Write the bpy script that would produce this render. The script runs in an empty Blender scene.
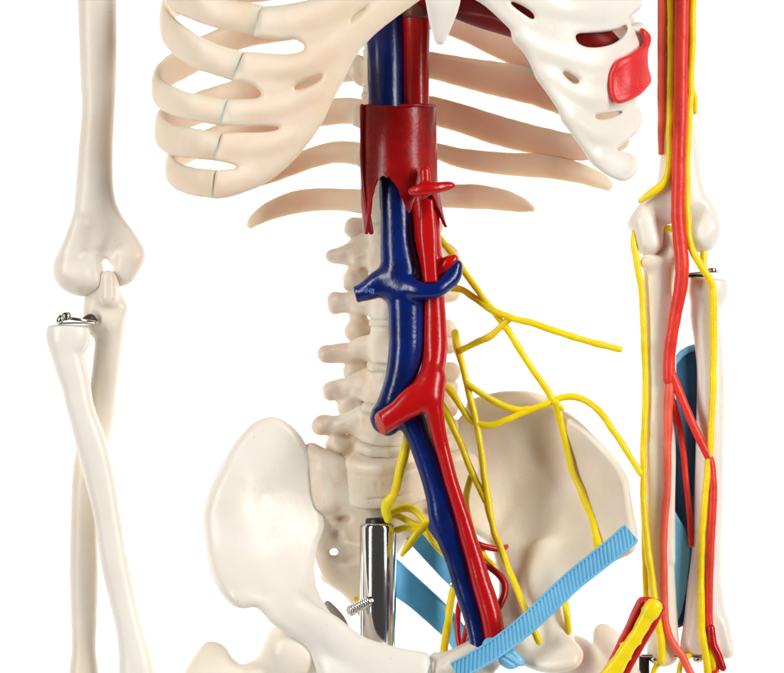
import bpy, math, random
import numpy as np
from mathutils import Vector, Matrix
random.seed(7); rng = np.random.default_rng(7)
SC = bpy.context.scene
COL = SC.collection
K = 0.0004            # metres per unit (one unit = one photo pixel at the spine's distance)
D = 5000.0            # camera distance in units
Z0 = 0.42             # height of the optical axis above the table

# ------------------------------------------------------------------ camera, world, lights
cam = bpy.data.cameras.new('camera'); co = bpy.data.objects.new('camera', cam); COL.objects.link(co)
co.location = (0, -D*K, Z0); co.rotation_euler = (math.pi/2, 0, 0)
cam.sensor_width = 36; cam.lens = 36*D/784; cam.clip_start = 0.05; cam.clip_end = 50
SC.camera = co
w = bpy.data.worlds.new('World'); SC.world = w; w.use_nodes = True
bg = w.node_tree.nodes['Background']; bg.inputs['Color'].default_value = (1, 1, 1, 1); bg.inputs['Strength'].default_value = 0.07
SC.view_settings.view_transform = 'Standard'; SC.view_settings.look = 'None'
SC.view_settings.exposure = 0; SC.view_settings.gamma = 1

def area(name, loc, target, size, power, color=(1, 1, 1), sy=None):
    l = bpy.data.lights.new(name, 'AREA'); l.energy = power; l.color = color
    l.shape = 'RECTANGLE'; l.size = size; l.size_y = sy or size
    o = bpy.data.objects.new(name, l); COL.objects.link(o)
    o.location = loc
    o.rotation_euler = (Vector(target)-Vector(loc)).to_track_quat('-Z', 'Y').to_euler()
    return o
C0 = (0, 0, Z0)
area('key_softbox', (1.06, -0.88, Z0+0.50), C0, 0.38, 19.0, (1, 0.985, 0.96), 1.0)
area('fill_softbox', (-1.02, -0.84, Z0+0.35), C0, 0.26, 12.6, (1, 0.985, 0.96), 1.1)
area('backdrop_lamp', (-0.75, 0.45, Z0+0.2), (-0.1, 1.2, Z0), 0.35, 7.2, (1, 1, 1), 1.2)
area('backdrop_lamp', (0.75, 0.45, Z0+0.2), (0.1, 1.2, Z0), 0.35, 7.2, (1, 1, 1), 1.2)

# ------------------------------------------------------------------ coordinates
def W(p):
    p = np.asarray(p, float); s = 1+p[..., 2]/D
    return np.stack([(p[..., 0]-392)*s, p[..., 2], (336.5-p[..., 1])*s], -1)

def crom(P, n):
    """Catmull-Rom through rows of P (any width), n samples in all, spaced by arc length of the first three columns"""
    P = np.asarray(P, float)
    if len(P) == 2:
        t = np.linspace(0, 1, n)[:, None]; return P[0]*(1-t)+P[1]*t
    Q = np.vstack([2*P[0]-P[1], P, 2*P[-1]-P[-2]])
    out = []
    for i in range(len(P)-1):
        a, b, c, d = Q[i:i+4]; t = np.linspace(0, 1, 24, endpoint=False)[:, None]
        out.append(0.5*((2*b)+(-a+c)*t+(2*a-5*b+4*c-d)*t**2+(-a+3*b-3*c+d)*t**3))
    out.append(P[-1:]); R = np.vstack(out)
    L = np.r_[0, np.cumsum(np.linalg.norm(np.diff(R[:, :3], axis=0), axis=1))]
    u = np.linspace(0, L[-1], n)
    return np.stack([np.interp(u, L, R[:, k]) for k in range(R.shape[1])], 1)

def closed(P, n=10):
    """smooth closed outline"""
    P = np.asarray(P, float); N = len(P); out = []
    for i in range(N):
        a, b, c, d = P[(i-1) % N], P[i], P[(i+1) % N], P[(i+2) % N]
        t = np.linspace(0, 1, n, endpoint=False)[:, None]
        out.append(0.5*((2*b)+(-a+c)*t+(2*a-5*b+4*c-d)*t**2+(-a+3*b-3*c+d)*t**3))
    return np.vstack(out)

def rbf(pts):
    """smooth surface value(x, py) through scattered (x, py, value)"""
    P = np.asarray(pts, float); xy = P[:, :2]/100; n = len(P)
    def U(r): return np.where(r > 1e-9, r*r*np.log(np.maximum(r, 1e-9)), 0)
    A = np.zeros((n+3, n+3)); r = np.linalg.norm(xy[:, None]-xy[None], axis=2)
    A[:n, :n] = U(r)+np.eye(n)*0.004; A[:n, n] = 1; A[:n, n+1:] = xy; A[n:, :n] = A[:n, n:].T
    c = np.linalg.solve(A, np.r_[P[:, 2], 0, 0, 0])
    def f(x, y):
        x = x/100; y = y/100
        v = c[n]+c[n+1]*x+c[n+2]*y
        for i in range(n): v = v+c[i]*U(np.sqrt((x-xy[i, 0])**2+(y-xy[i, 1])**2))
        return v
    return f

# ------------------------------------------------------------------ objects
def link_mesh(name, V, F, mat, parent=None, smooth=True):
    V = np.asarray(V, np.float32)*K
    V[:, 2] += Z0
    c = (V.min(0)+V.max(0))/2
    me = bpy.data.meshes.new(name)
    F = [tuple(int(i) for i in f) for f in F] if not isinstance(F, np.ndarray) else F.tolist()
    me.from_pydata((V-c).tolist(), [], F)
    me.validate()
    me.polygons.foreach_set('use_smooth', np.full(len(me.polygons), smooth))
    me.materials.append(mat); me.update()
    o = bpy.data.objects.new(name, me); COL.objects.link(o)
    o.location = c.tolist()
    if parent is not None: attach(o, parent)
    return o
def wloc(o):
    v = Vector(o.location)
    return v+wloc(o.parent) if o.parent else v
def attach(o, parent):
    o.parent = parent; o.location = Vector(o.location)-wloc(parent)
def tag(o, label, cat, group=None):
    o['label'] = label; o['category'] = cat
    if group: o['group'] = group
    return o
def thing(name, label, cat, p, group=None):
    o = bpy.data.objects.new(name, None); COL.objects.link(o)
    v = W(p)*K; o.location = (v[0], v[1], v[2]+Z0); o.empty_display_size = 0.01
    return tag(o, label, cat, group)

# ------------------------------------------------------------------ volume modelling
class Vol:
    def __init__(s, lo, hi, h=1.5):
        """lo/hi are (px, py, depth) corners"""
        a, b = W(lo), W(hi); l = np.minimum(a, b)-6; u = np.maximum(a, b)+6
        s.h = h; s.l = l; s.n = np.ceil((u-l)/h).astype(int)+1
        s.ax = [l[i]+h*np.arange(s.n[i]) for i in range(3)]
        s.f = np.full(s.n, 30.0, np.float32)
    def _box(s, c, r):
        i0 = np.maximum(((c-r-s.l)/s.h).astype(int), 0); i1 = np.minimum(((c+r-s.l)/s.h).astype(int)+2, s.n)
        return i0, i1
    def chain(s, pts, k=3.0, sub=False, up=(0, 0, 1), pad=9, end=1.0):
        """pts rows: px, py, depth, r_up, r_side : ellipsoids strung along a smooth curve"""
        P = [list(p)+[p[3]]*(5-len(p)) for p in pts]
        P = np.asarray(P, float)
        L = np.linalg.norm(np.diff(P[:, :3], axis=0), axis=1).sum() if len(P) > 1 else 0
        rm = P[:, 3:5].min()
        n = max(2, int(L/max(rm*0.3, 1.0))+2) if len(P) > 1 else 1
        S = crom(P, n) if len(P) > 1 else P
        C = W(S[:, :3]); T = np.gradient(C, axis=0) if n > 1 else np.array([[0, 0, 1.0]])
        g = np.full_like(s.f, 30.0); up = np.asarray(up, float)
        lo = s.n.copy(); hi = np.zeros(3, int)
        for c, t, (ru, rs) in zip(C, T, S[:, 3:5]):
            t = t/(np.linalg.norm(t)+1e-9)
            a = up-t*np.dot(up, t)
            if np.linalg.norm(a) < 0.15: a = np.array([0, 1.0, 0])-t*t[1]
            a /= np.linalg.norm(a)+1e-9; b = np.cross(t, a)
            rt = min(ru, rs)*end; R = max(ru, rs)+pad
            i0, i1 = s._box(c, R)
            if (i1 <= i0).any(): continue
            sl = tuple(slice(i0[i], i1[i]) for i in range(3))
            X, Y, Z = np.meshgrid(*[s.ax[i][sl[i]]-c[i] for i in range(3)], indexing='ij', sparse=True)
            qt = (X*t[0]+Y*t[1]+Z*t[2]); qa = (X*a[0]+Y*a[1]+Z*a[2]); qb = (X*b[0]+Y*b[1]+Z*b[2])
            if n > 1:
                step = L/n; qt = np.sign(qt)*np.maximum(np.abs(qt)-step*0.55, 0)
            k0 = np.sqrt((qt/rt)**2+(qa/ru)**2+(qb/rs)**2)
            k1 = np.sqrt((qt/rt**2)**2+(qa/ru**2)**2+(qb/rs**2)**2)+1e-6
            g[sl] = np.minimum(g[sl], k0*(k0-1)/k1)
        s.comb(g, k, sub)
        return s
    def comb(s, g, k, sub=False):
        if sub:
            g = -g; h = np.clip(0.5-0.5*(s.f-g)/k, 0, 1); s.f = (s.f*(1-h)+g*h+k*h*(1-h)).astype(np.float32)
        else:
            h = np.clip(0.5+0.5*(s.f-g)/k, 0, 1); s.f = (s.f*(1-h)+g*h-k*h*(1-h)).astype(np.float32)
        return s
    def plane2d(s, poly, dref):
        """signed distance (px plane at depth dref) to a closed outline, on the x/z grid"""
        sc = 1+dref/D
        q = np.asarray(poly, float)
        A = np.stack([(q[:, 0]-392)*sc, (336.5-q[:, 1])*sc], 1); B = np.roll(A, -1, 0)
        X, Z = np.meshgrid(s.ax[0], s.ax[2], indexing='ij')
        d = np.full(X.shape, 1e9); ins = np.zeros(X.shape, bool)
        for a, b in zip(A, B):
            e = b-a; wx = X-a[0]; wz = Z-a[1]
            t = np.clip((wx*e[0]+wz*e[1])/(e@e+1e-12), 0, 1)
            d = np.minimum(d, (wx-e[0]*t)**2+(wz-e[1]*t)**2)
            c = (a[1] <= Z) != (b[1] <= Z)
            with np.errstate(divide='ignore', invalid='ignore'):
                xc = a[0]+(Z-a[1])*e[0]/e[1] if e[1] != 0 else np.full_like(Z, 1e9)
            ins ^= c & (X < xc)
        return np.where(ins, -1, 1)*np.sqrt(d), X/sc+392, 336.5-Z/sc
    def sheet(s, poly, y0, T, k=3.0, dref=0):
        d2, PX, PY = s.plane2d(poly, dref)
        yc = y0(PX, PY) if callable(y0) else np.full_like(PX, y0)
        Tt = T(PX, PY) if callable(T) else np.full_like(PX, T); Tt = np.maximum(Tt, 2.2)
        gx, gz = np.gradient(yc, s.h); sl = np.sqrt(1+np.minimum(gx**2+gz**2, 9))
        Y = s.ax[1][None, :, None]
        dy = np.abs(Y-yc[:, None, :])/sl[:, None, :]
        R = Tt[:, None, :]; a = d2[:, None, :]+R; b = dy
        g = np.hypot(np.maximum(a, 0), b)-R
        g = np.where(a < 0, b-R, g)
        s.comb(np.minimum(g, 30), k); return s
    def hole(s, poly, dref=0, k=3.0, y=None):
        d2, PX, PY = s.plane2d(poly, dref)
        g = np.repeat(d2[:, None, :], s.n[1], 1)
        if y is not None:
            Y = s.ax[1][None, :, None]; g = np.maximum(g, np.maximum(y[0]-Y, Y-y[1]))
        s.comb(np.minimum(g, 30), k, True); return s
    def blur(s, n=1):
        f = s.f
        for _ in range(n):
            for ax in range(3):
                p = np.pad(f, [(1, 1) if i == ax else (0, 0) for i in range(3)], mode='edge')
                a = [slice(None)]*3; b = [slice(None)]*3; c = [slice(None)]*3
                a[ax] = slice(0, -2); b[ax] = slice(1, -1); c[ax] = slice(2, None)
                f = 0.25*p[tuple(a)]+0.5*p[tuple(b)]+0.25*p[tuple(c)]
        s.f = f; return s
    def warp(s, amp, size, seed=0):
        """slow random offset: hand-cast unevenness"""
        r = np.random.default_rng(seed)
        X, Y, Z = np.meshgrid(*s.ax, indexing='ij', sparse=True)
        g = 0
        for _ in range(5):
            k = r.normal(size=3)/size; ph = r.uniform(0, 6.28)
            g = g+np.sin(X*k[0]+Y*k[1]+Z*k[2]+ph)
        s.f = (s.f+amp*g/5*1.6).astype(np.float32); return s
    def mesh(s, name, mat, parent=None):
        f = s.f-0.75
        for ax in range(3):
            a = [slice(None)]*3
            a[ax] = 0; f[tuple(a)] = 5; a[ax] = -1; f[tuple(a)] = 5
        n = np.array(f.shape); ins = f < 0
        cs = n-1
        cnt = np.zeros(cs, np.int32); acc = np.zeros(tuple(cs)+(3,), np.float32)
        def sh(a, o): return a[o[0]:o[0]+cs[0], o[1]:o[1]+cs[1], o[2]:o[2]+cs[2]]
        for ax in range(3):
            o1, o2 = [i for i in range(3) if i != ax]
            for u in (0, 1):
                for v in (0, 1):
                    a = [0, 0, 0]; a[o1] = u; a[o2] = v; b = list(a); b[ax] = 1
                    fa, fb = sh(f, a), sh(f, b); m = (fa < 0) != (fb < 0)
                    t = np.where(m, fa/np.where(m, fa-fb, 1), 0)
                    cnt += m
                    for i in range(3):
                        if i == ax: acc[..., i] += np.where(m, t, 0)
                        elif a[i]: acc[..., i] += m
        act = cnt > 0
        idx = np.full(cs, -1, np.int64); idx[act] = np.arange(act.sum())
        P = np.argwhere(act).astype(np.float32)+acc[act]/cnt[act][:, None]
        P = P*s.h+s.l
        Q = []
        for ax in range(3):
            o1, o2 = [(1, 2), (2, 0), (0, 1)][ax]
            a = [slice(0, k) for k in n]; b = list(a)
            a[ax] = slice(0, n[ax]-1); b[ax] = slice(1, n[ax])
            A, B = ins[tuple(a)], ins[tuple(b)]
            for (m, flip) in ((A & ~B, False), (~A & B, True)):
                e = np.argwhere(m)
                e = e[(e[:, o1] > 0) & (e[:, o2] > 0) & (e[:, o1] < cs[o1]) & (e[:, o2] < cs[o2])]
                if not len(e): continue
                c = []
                for (u, v) in ((-1, -1), (0, -1), (0, 0), (-1, 0)):
                    q = e.copy(); q[:, o1] += u; q[:, o2] += v
                    c.append(idx[q[:, 0], q[:, 1], q[:, 2]])
                c = np.stack(c, 1)
                Q.append(c[:, ::-1] if flip else c)
        Q = np.vstack(Q)
        # gentle tangential relaxation takes the stair pattern out
        for it in range(3):
            ssum = np.zeros_like(P); cn = np.zeros(len(P))
            for j in range(4):
                u, v = Q[:, j], Q[:, (j+1) % 4]
                for k in range(3):
                    ssum[:, k] += np.bincount(u, P[v, k], len(P))+np.bincount(v, P[u, k], len(P))
                cn += np.bincount(u, minlength=len(P))+np.bincount(v, minlength=len(P))
            lap = ssum/np.maximum(cn, 1)[:, None]-P
            P = P+lap*(0.55 if it != 1 else -0.3)
        return link_mesh(name, P, Q, mat, parent)

# ------------------------------------------------------------------ sweeps
def sweep(name, pts, mat, parent=None, up=None, ring=20, step=2.0, jit=0.0, expo=2.0, flat_end=False, seed=0):
    """pts rows: px, py, depth, r_a[, r_b].  up given: r_a along it; else rotation-minimising frame"""
    P = np.asarray([list(p)+[p[3]]*(5-len(p)) for p in pts], float)
    L = np.linalg.norm(np.diff(P[:, :3], axis=0), axis=1).sum(); n = max(8, int(L/step))
    S = crom(P, n); C = W(S[:, :3]); r = np.random.default_rng(seed)
    ra, rb = S[:, 3].copy(), S[:, 4].copy()
    if jit:
        def nz(m):
            kk = np.hanning(m+2); kk /= np.sqrt((kk**2).sum())
            return np.convolve(r.normal(size=n+60), kk, 'same')[30:n+30]
        C += np.stack([nz(16), nz(16), nz(16)], 1)*jit*0.28
        q = 1+0.045*nz(9)*jit; ra *= q; rb *= q
    T = np.gradient(C, axis=0); T /= np.linalg.norm(T, axis=1)[:, None]
    V = []; F = []
    a = None
    def rowset(c, a, b, ra, rb):
        th = np.arange(ring)*2*math.pi/ring
        cs, sn = np.cos(th), np.sin(th)
        cs = np.sign(cs)*np.abs(cs)**(2/expo); sn = np.sign(sn)*np.abs(sn)**(2/expo)
        return c+np.outer(cs*ra, a)+np.outer(sn*rb, b)
    rows = []
    for i in range(n):
        t = T[i]
        if up is not None: a = np.asarray(up, float)-t*np.dot(up, t)
        elif a is None:
            a = np.cross(t, [0, 1, 0]); a = a if np.linalg.norm(a) > 0.1 else np.cross(t, [1, 0, 0])
        else: a = a-t*np.dot(a, t)
        a = a/np.linalg.norm(a); b = np.cross(t, a)
        if i == 0 and True:
            m = min(ra[0], rb[0])
            for ph in ((85, 60, 30) if not flat_end else (89.5, 40)):
                e = math.radians(ph); q = m*(1 if not flat_end else 0.12)
                rows.append(rowset(C[0]-t*q*math.sin(e), a, b, (ra[0]-(m-m*math.cos(e))*(1 if not flat_end else 0)) if not flat_end else ra[0]*(0.02 if ph > 80 else .95), (rb[0]-(m-m*math.cos(e))) if not flat_end else rb[0]*(0.02 if ph > 80 else .95)))
        rows.append(rowset(C[i], a, b, ra[i], rb[i]))
        if i == n-1:
            m = min(ra[-1], rb[-1])
            for ph in ((30, 60, 85) if not flat_end else (40, 89.5)):
                e = math.radians(ph); q = m*(1 if not flat_end else 0.12)
                rows.append(rowset(C[-1]+t*q*math.sin(e), a, b, ra[-1]-(m-m*math.cos(e)) if not flat_end else ra[-1]*(0.02 if ph > 80 else .95), rb[-1]-(m-m*math.cos(e)) if not flat_end else rb[-1]*(0.02 if ph > 80 else .95)))
    V = np.vstack(rows); m = len(rows)
    for i in range(m-1):
        for j in range(ring):
            k = (j+1) % ring
            F.append((i*ring+j, i*ring+k, (i+1)*ring+k, (i+1)*ring+j))
    F.append(tuple(range(ring))[::-1]); F.append(tuple((m-1)*ring+j for j in range(ring)))
    # orientation: outward
    c0 = rows[len(rows)//2]; cc = c0.mean(0); f = F[(len(rows)//2)*ring if (len(rows)//2)*ring < len(F) else 0]
    p = V[list(f)]; nn = np.cross(p[1]-p[0], p[2]-p[0])
    if np.dot(nn, p.mean(0)-cc) < 0: F = [q[::-1] for q in F]
    return link_mesh(name, V, F, mat, parent)

def lathe(name, prof, base, axis, mat, parent=None, seg=48, smooth=True):
    """prof rows: (t along axis, r) in units from base (world units)"""
    ax = np.asarray(axis, float); ax /= np.linalg.norm(ax)
    a = np.cross(ax, [0, 1, 0.03]); a /= np.linalg.norm(a); b = np.cross(ax, a)
    th = np.arange(seg)*2*math.pi/seg; V = []
    for t, r in prof: V.append(base+ax*t+np.outer(np.cos(th)*r, a)+np.outer(np.sin(th)*r, b))
    V = np.vstack(V); F = []
    for i in range(len(prof)-1):
        for j in range(seg):
            k = (j+1) % seg; F.append((i*seg+j, (i+1)*seg+j, (i+1)*seg+k, i*seg+k))
    F.append(tuple(range(seg))); F.append(tuple((len(prof)-1)*seg+j for j in range(seg))[::-1])
    # check orientation
    i = len(prof)//2-1; f = F[i*seg]; p = V[list(f)]; nn = np.cross(p[1]-p[0], p[2]-p[1])
    if np.dot(nn, p.mean(0)-(base+ax*prof[i][0])) < 0: F = [q[::-1] for q in F]
    return link_mesh(name, V, F, mat, parent, smooth)

# ------------------------------------------------------------------ materials
def mat(name, col, rough=0.4, col2=None, vs=60, bump=0.0, bs=900, bd=0.0002, metal=0, sss=0.0, sr=(1, .45, .22), sscale=0.003, coat=0, spec=0.5, speck=0.0, rvar=0.0):
    m = bpy.data.materials.new(name); m.use_nodes = True; nt = m.node_tree; N = nt.nodes; Lk = nt.links
    b = N['Principled BSDF']; tc = N.new('ShaderNodeTexCoord')
    geo = N.new('ShaderNodeNewGeometry')
    def noise(scale, det=4, r=0.55):
        n = N.new('ShaderNodeTexNoise'); n.inputs['Scale'].default_value = scale; n.inputs['Detail'].default_value = det
        n.inputs['Roughness'].default_value = r; Lk.new(geo.outputs['Position'], n.inputs['Vector']); return n
    b.inputs['Roughness'].default_value = rough; b.inputs['Metallic'].default_value = metal
    b.inputs['Specular IOR Level'].default_value = spec
    b.inputs['Coat Weight'].default_value = coat; b.inputs['Coat Roughness'].default_value = 0.15
    col = tuple(col)+(1,)
    if col2 is not None:
        n = noise(vs); cr = N.new('ShaderNodeValToRGB'); cr.color_ramp.elements[0].position = 0.36; cr.color_ramp.elements[1].position = 0.66
        cr.color_ramp.elements[0].color = col; cr.color_ramp.elements[1].color = tuple(col2)+(1,)
        Lk.new(n.outputs['Fac'], cr.inputs['Fac']); out = cr.outputs['Color']
        if speck:
            n2 = noise(700, 2); c2 = N.new('ShaderNodeValToRGB'); c2.color_ramp.elements[0].position = 0.74; c2.color_ramp.elements[1].position = 0.78
            mx = N.new('ShaderNodeMixRGB'); mx.inputs['Color2'].default_value = (0.22, 0.13, 0.07, 1)
            mu = N.new('ShaderNodeMath'); mu.operation = 'MULTIPLY'; mu.inputs[1].default_value = speck
            Lk.new(n2.outputs['Fac'], c2.inputs['Fac']); Lk.new(c2.outputs['Color'], mu.inputs[0]); Lk.new(mu.outputs[0], mx.inputs['Fac'])
            Lk.new(out, mx.inputs['Color1']); out = mx.outputs['Color']
        Lk.new(out, b.inputs['Base Color'])
    else: b.inputs['Base Color'].default_value = col
    if rvar:
        n = noise(bs*0.25, 3); mr = N.new('ShaderNodeMapRange'); mr.inputs['To Min'].default_value = rough-rvar; mr.inputs['To Max'].default_value = rough+rvar
        Lk.new(n.outputs['Fac'], mr.inputs['Value']); Lk.new(mr.outputs[0], b.inputs['Roughness'])
    if bump:
        n = noise(bs, 3); bp = N.new('ShaderNodeBump'); bp.inputs['Strength'].default_value = bump; bp.inputs['Distance'].default_value = bd
        Lk.new(n.outputs['Fac'], bp.inputs['Height']); Lk.new(bp.outputs[0], b.inputs['Normal'])
    if sss:
        b.inputs['Subsurface Weight'].default_value = sss; b.inputs['Subsurface Radius'].default_value = sr; b.inputs['Subsurface Scale'].default_value = sscale
    return m
BONE = mat('ivory_plastic', (0.90, 0.83, 0.72), 0.38, (0.85, 0.75, 0.61), 30, bump=0.4, bs=150, bd=0.0007, sss=0.35, sr=(1, .50, .30), sscale=0.0035, speck=0.4, rvar=0.06)
BONEW = mat('white_plastic', (0.92, 0.88, 0.80), 0.36, (0.88, 0.82, 0.72), 30, bump=0.35, bs=150, bd=0.0007, sss=0.25, sr=(1, .5, .3), sscale=0.0035, speck=0.35, rvar=0.06)
RIBM = mat('tan_ivory_plastic', (0.93, 0.81, 0.66), 0.40, (0.89, 0.73, 0.56), 40, bump=0.4, bs=150, bd=0.0007, sss=0.75, sr=(1, .42, .18), sscale=0.006, rvar=0.06)
RIBR = mat('warm_tan_plastic', (0.78, 0.57, 0.38), 0.46, (0.72, 0.48, 0.28), 22, bump=0.25, bs=300, bd=0.0004, sss=0.3, sscale=0.005, rvar=0.06)
SPN = mat('spine_plastic', (0.90, 0.80, 0.67), 0.42, (0.84, 0.70, 0.54), 70, bump=0.6, bs=170, bd=0.0009, sss=0.5, sr=(1, .42, .2), sscale=0.004, speck=0.5, rvar=0.06)
DISC = mat('disc_plastic', (0.86, 0.77, 0.64), 0.45, (0.80, 0.69, 0.53), 70, bump=0.6, bs=170, bd=0.0009, sss=0.4, sr=(1, .42, .2), sscale=0.004)
RED = mat('red_paint', (0.52, 0.003, 0.004), 0.24, (0.48, 0.003, 0.004), 90, bump=0.4, bs=800, bd=0.0002, spec=.42, rvar=0.05, speck=0.12)
DRED = mat('dark_red_paint', (0.34, 0.003, 0.004), 0.26, (0.20, 0.002, 0.003), 80, bump=0.4, bs=800, bd=0.0002, spec=.3, rvar=0.08)
MRED = mat('maroon_paint', (0.24, 0.003, 0.003), 0.5, (0.14, 0.001, 0.001), 60, bump=0.3, bs=700, spec=.25)
BLUE = mat('blue_paint', (0.001, 0.014, 0.16), 0.22, (0.001, 0.009, 0.08), 90, bump=0.4, bs=800, bd=0.0002, spec=.42, rvar=0.08)
YEL = mat('yellow_paint', (0.98, 0.79, 0.002), 0.34, (0.94, 0.68, 0.001), 160, bump=0.5, bs=900, bd=0.0003, sss=0.1, sscale=0.002, rvar=0.08)
ORED = mat('scarlet_rubber', (0.84, 0.045, 0.022), 0.40, (0.74, 0.025, 0.014), 120, bump=0.4, bs=700, bd=0.0003, sss=0.1, sscale=0.002, rvar=0.06)
PINK = mat('faded_red_rubber', (0.88, 0.14, 0.08), 0.42, (0.82, 0.09, 0.05), 120, bump=0.4, bs=700, bd=0.0003)
PATCH = mat('patch_red_rubber', (0.82, 0.030, 0.030), 0.42, (0.72, 0.020, 0.02), 100, bump=0.4, bs=800, bd=0.0003)
SKYB = mat('light_blue_rubber', (0.20, 0.56, 0.82), 0.36, (0.16, 0.50, 0.77), 60, bump=0.25, bs=500)
MIDB = mat('mid_blue_rubber', (0.09, 0.42, 0.76), 0.38, (0.06, 0.35, 0.66), 70, bump=0.3, bs=500)
DEEPB = mat('shaded_blue_gloss', (0.035, 0.15, 0.31), 0.3, (0.022, 0.10, 0.22), 40, bump=0.2, bs=500)  # shadow on the forearm membrane is put into this darker blue
CHR = mat('chrome', (0.66, 0.63, 0.60), 0.11, metal=1, bump=0.05, bs=300)
STEEL = mat('steel', (0.60, 0.58, 0.55), 0.2, metal=1, bump=0.1, bs=900)
BLK = mat('black_plastic', (0.012, 0.012, 0.012), 0.4, bump=0.2, bs=600)
GREYP = mat('grey_translucent_plastic', (0.42, 0.42, 0.36), 0.45, (0.34, 0.34, 0.29), 90, bump=0.2, bs=400)
WHITE = mat('white_paper', (0.92, 0.92, 0.92), 0.9, (0.90, 0.90, 0.90), 3)

# ------------------------------------------------------------------ setting
def backdrop():
    prof = [(-700, -1050)] + [(2600-600+600*math.sin(a), -1050+600-600*math.cos(a)) for a in np.linspace(0, math.pi/2, 14)] + [(2600, 2600)]
    V = []; F = []
    for x in (-4500, 4500):
        for y, z in prof: V.append((x, y, z))
    n = len(prof)
    for i in range(n-1): F.append((i, n+i, n+i+1, i+1))
    o = link_mesh('backdrop', V, F, WHITE); o['kind'] = 'structure'
backdrop()

# ================================================================== TORSO
torso = thing('skeleton_torso', 'ivory plastic ribcage, spine and pelvis of an anatomical model, behind the blue and red vessels', 'skeleton torso', (395, 480, 20))

# ---- vertebrae: (centre x, py, half height, half width, tilt, left tip, right tip, facet)
def vertebra(cx, cy, hh, rx, tilt, lt, rt, facet, seed):
    v = Vol((cx-95, cy-45, -52), (cx+95, cy+45, 90), 1.5)
    t = math.tan(math.radians(tilt))
    # body: stacked discs, waisted
    X, Y, Z = np.meshgrid(*v.ax, indexing='ij', sparse=True)
    c = W((cx, cy, 0)); x = X-c[0]; z = (Z-c[2]); y = Y-c[1]
    yy = y+z*t; zz = z-y*t
    q = np.clip(np.abs(zz)/hh, 0, 1)
    R = 0.955+0.045*q**3
    rr = np.sqrt((x/(rx*R))**2+(yy/(25*R))**2)
    g = (rr-1)*25*R
    a = np.maximum(g+2.5, 0); b = np.maximum(np.abs(zz)-hh+2.5, 0)
    g = np.sqrt(a*a+b*b)+np.minimum(np.maximum(g+2.5, np.abs(zz)-hh+2.5), 0)-2.5
    for dz in (hh-4.5, -hh+4.5):      # lip line
        rg = np.sqrt((np.sqrt((x/rx)**2+(yy/25)**2)*25-25.6)**2+(zz-dz)**2)-1.5
        g = np.maximum(g, -rg)
    v.comb(np.minimum(g, 30).astype(np.float32), 0.6)
    v.chain([(cx, cy, 22, 15, 22), (cx, cy, 40, 14, 24), (cx, cy+2, 52, 10, 16)], 6)
    if lt: v.chain(lt, 5)
    if rt: v.chain(rt, 5)
    for f in facet:
        v.chain([f, (f[0]+12, f[1], f[2]+6, f[3]*.9, f[3]*.9)], 4)
        v.chain([(2*cx-f[0], f[1], f[2], f[3], f[3]), (2*cx-f[0]-12, f[1], f[2]+6, f[3]*.9, f[3]*.9)], 4)
    if rt: v.chain([(359, cy-14, 30, 8, 9), (358, cy+6, 30, 8, 8), (359, cy+24, 28, 8, 9)], 6, up=(1, 0, 0)); v.chain([(362, cy+4, 14, 10, 10), (376, cy+2, 8, 13, 10)], 6)
    v.chain([(cx, cy+6, 50, 10, 5), (cx, cy+14, 72, 12, 4.5), (cx, cy+18, 86, 10, 5)], 5)
    v.warp(1.1, 8, seed).warp(0.8, 3.5, seed+50).blur(1)
    o = v.mesh('vertebra', SPN, torso)
    return o
VT = [
 (392, -22, 19, 27, 0, None, None, [(368, -18, 30, 10)]),
 (391, 23, 19, 27, 0, None, None, [(366, 27, 30, 10)]),
 (391, 68, 19, 28, 0, [(361, 72, 12, 12, 10), (356, 66, 22, 12, 10)], None, [(366, 72, 28, 11)]),
 (391, 112, 19, 29, 0, [(361, 116, 12, 12, 9), (357, 112, 22, 12, 9)], None, [(366, 116, 28, 11)]),
 (392, 157, 19, 29, 0, [(364, 160, 10, 12, 9)], None, [(368, 160, 28, 11)]),
 (394, 204, 20, 30, 0, None, None, [(356, 228, 28, 10.5)]),
 (399, 252, 20, 31, 0, [(334, 256.5, 26, 7, 6.5), (350, 253.5, 22, 10.5, 8), (368, 249, 16, 16, 9)], [(430, 249, 16, 12, 8), (452, 254, 26, 7, 6)], [(355, 281, 28, 12)]),
 (401, 299, 20, 31, 2, [(336, 303, 24, 10.5, 8), (352, 301, 20, 9.5, 8), (370, 298, 14, 11, 8)], [(430, 296, 16, 10, 8), (452, 293, 26, 8, 7)], [(357, 331, 26, 11)]),
 (401, 344, 19, 31, 6, [(326, 354.5, 24, 9, 7.5), (348, 352, 20, 9.5, 8), (370, 348, 14, 11, 8)], [(430, 346, 16, 9, 8), (455, 344, 26, 8, 7)], [(354, 373, 26, 10)]),
 (398, 386, 17, 32, 12, [(332, 390.5, 24, 9, 8), (350, 386, 19, 9.5, 8), (368, 380, 12, 11, 8)], [(428, 388, 16, 9, 8), (451, 388, 26, 8, 7)], [(350, 407, 26, 11)]),
 (392, 425, 16, 33.5, 18, [(322, 426, 22, 9.5, 8.5), (340, 425, 18, 9.5, 8), (360, 420, 10, 12, 8)], [(428, 428, 14, 10, 8), (452, 428, 24, 9, 8)], [(340, 446, 26, 13)]),
]
for i, a in enumerate(VT): vertebra(*a, seed=i)
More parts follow.
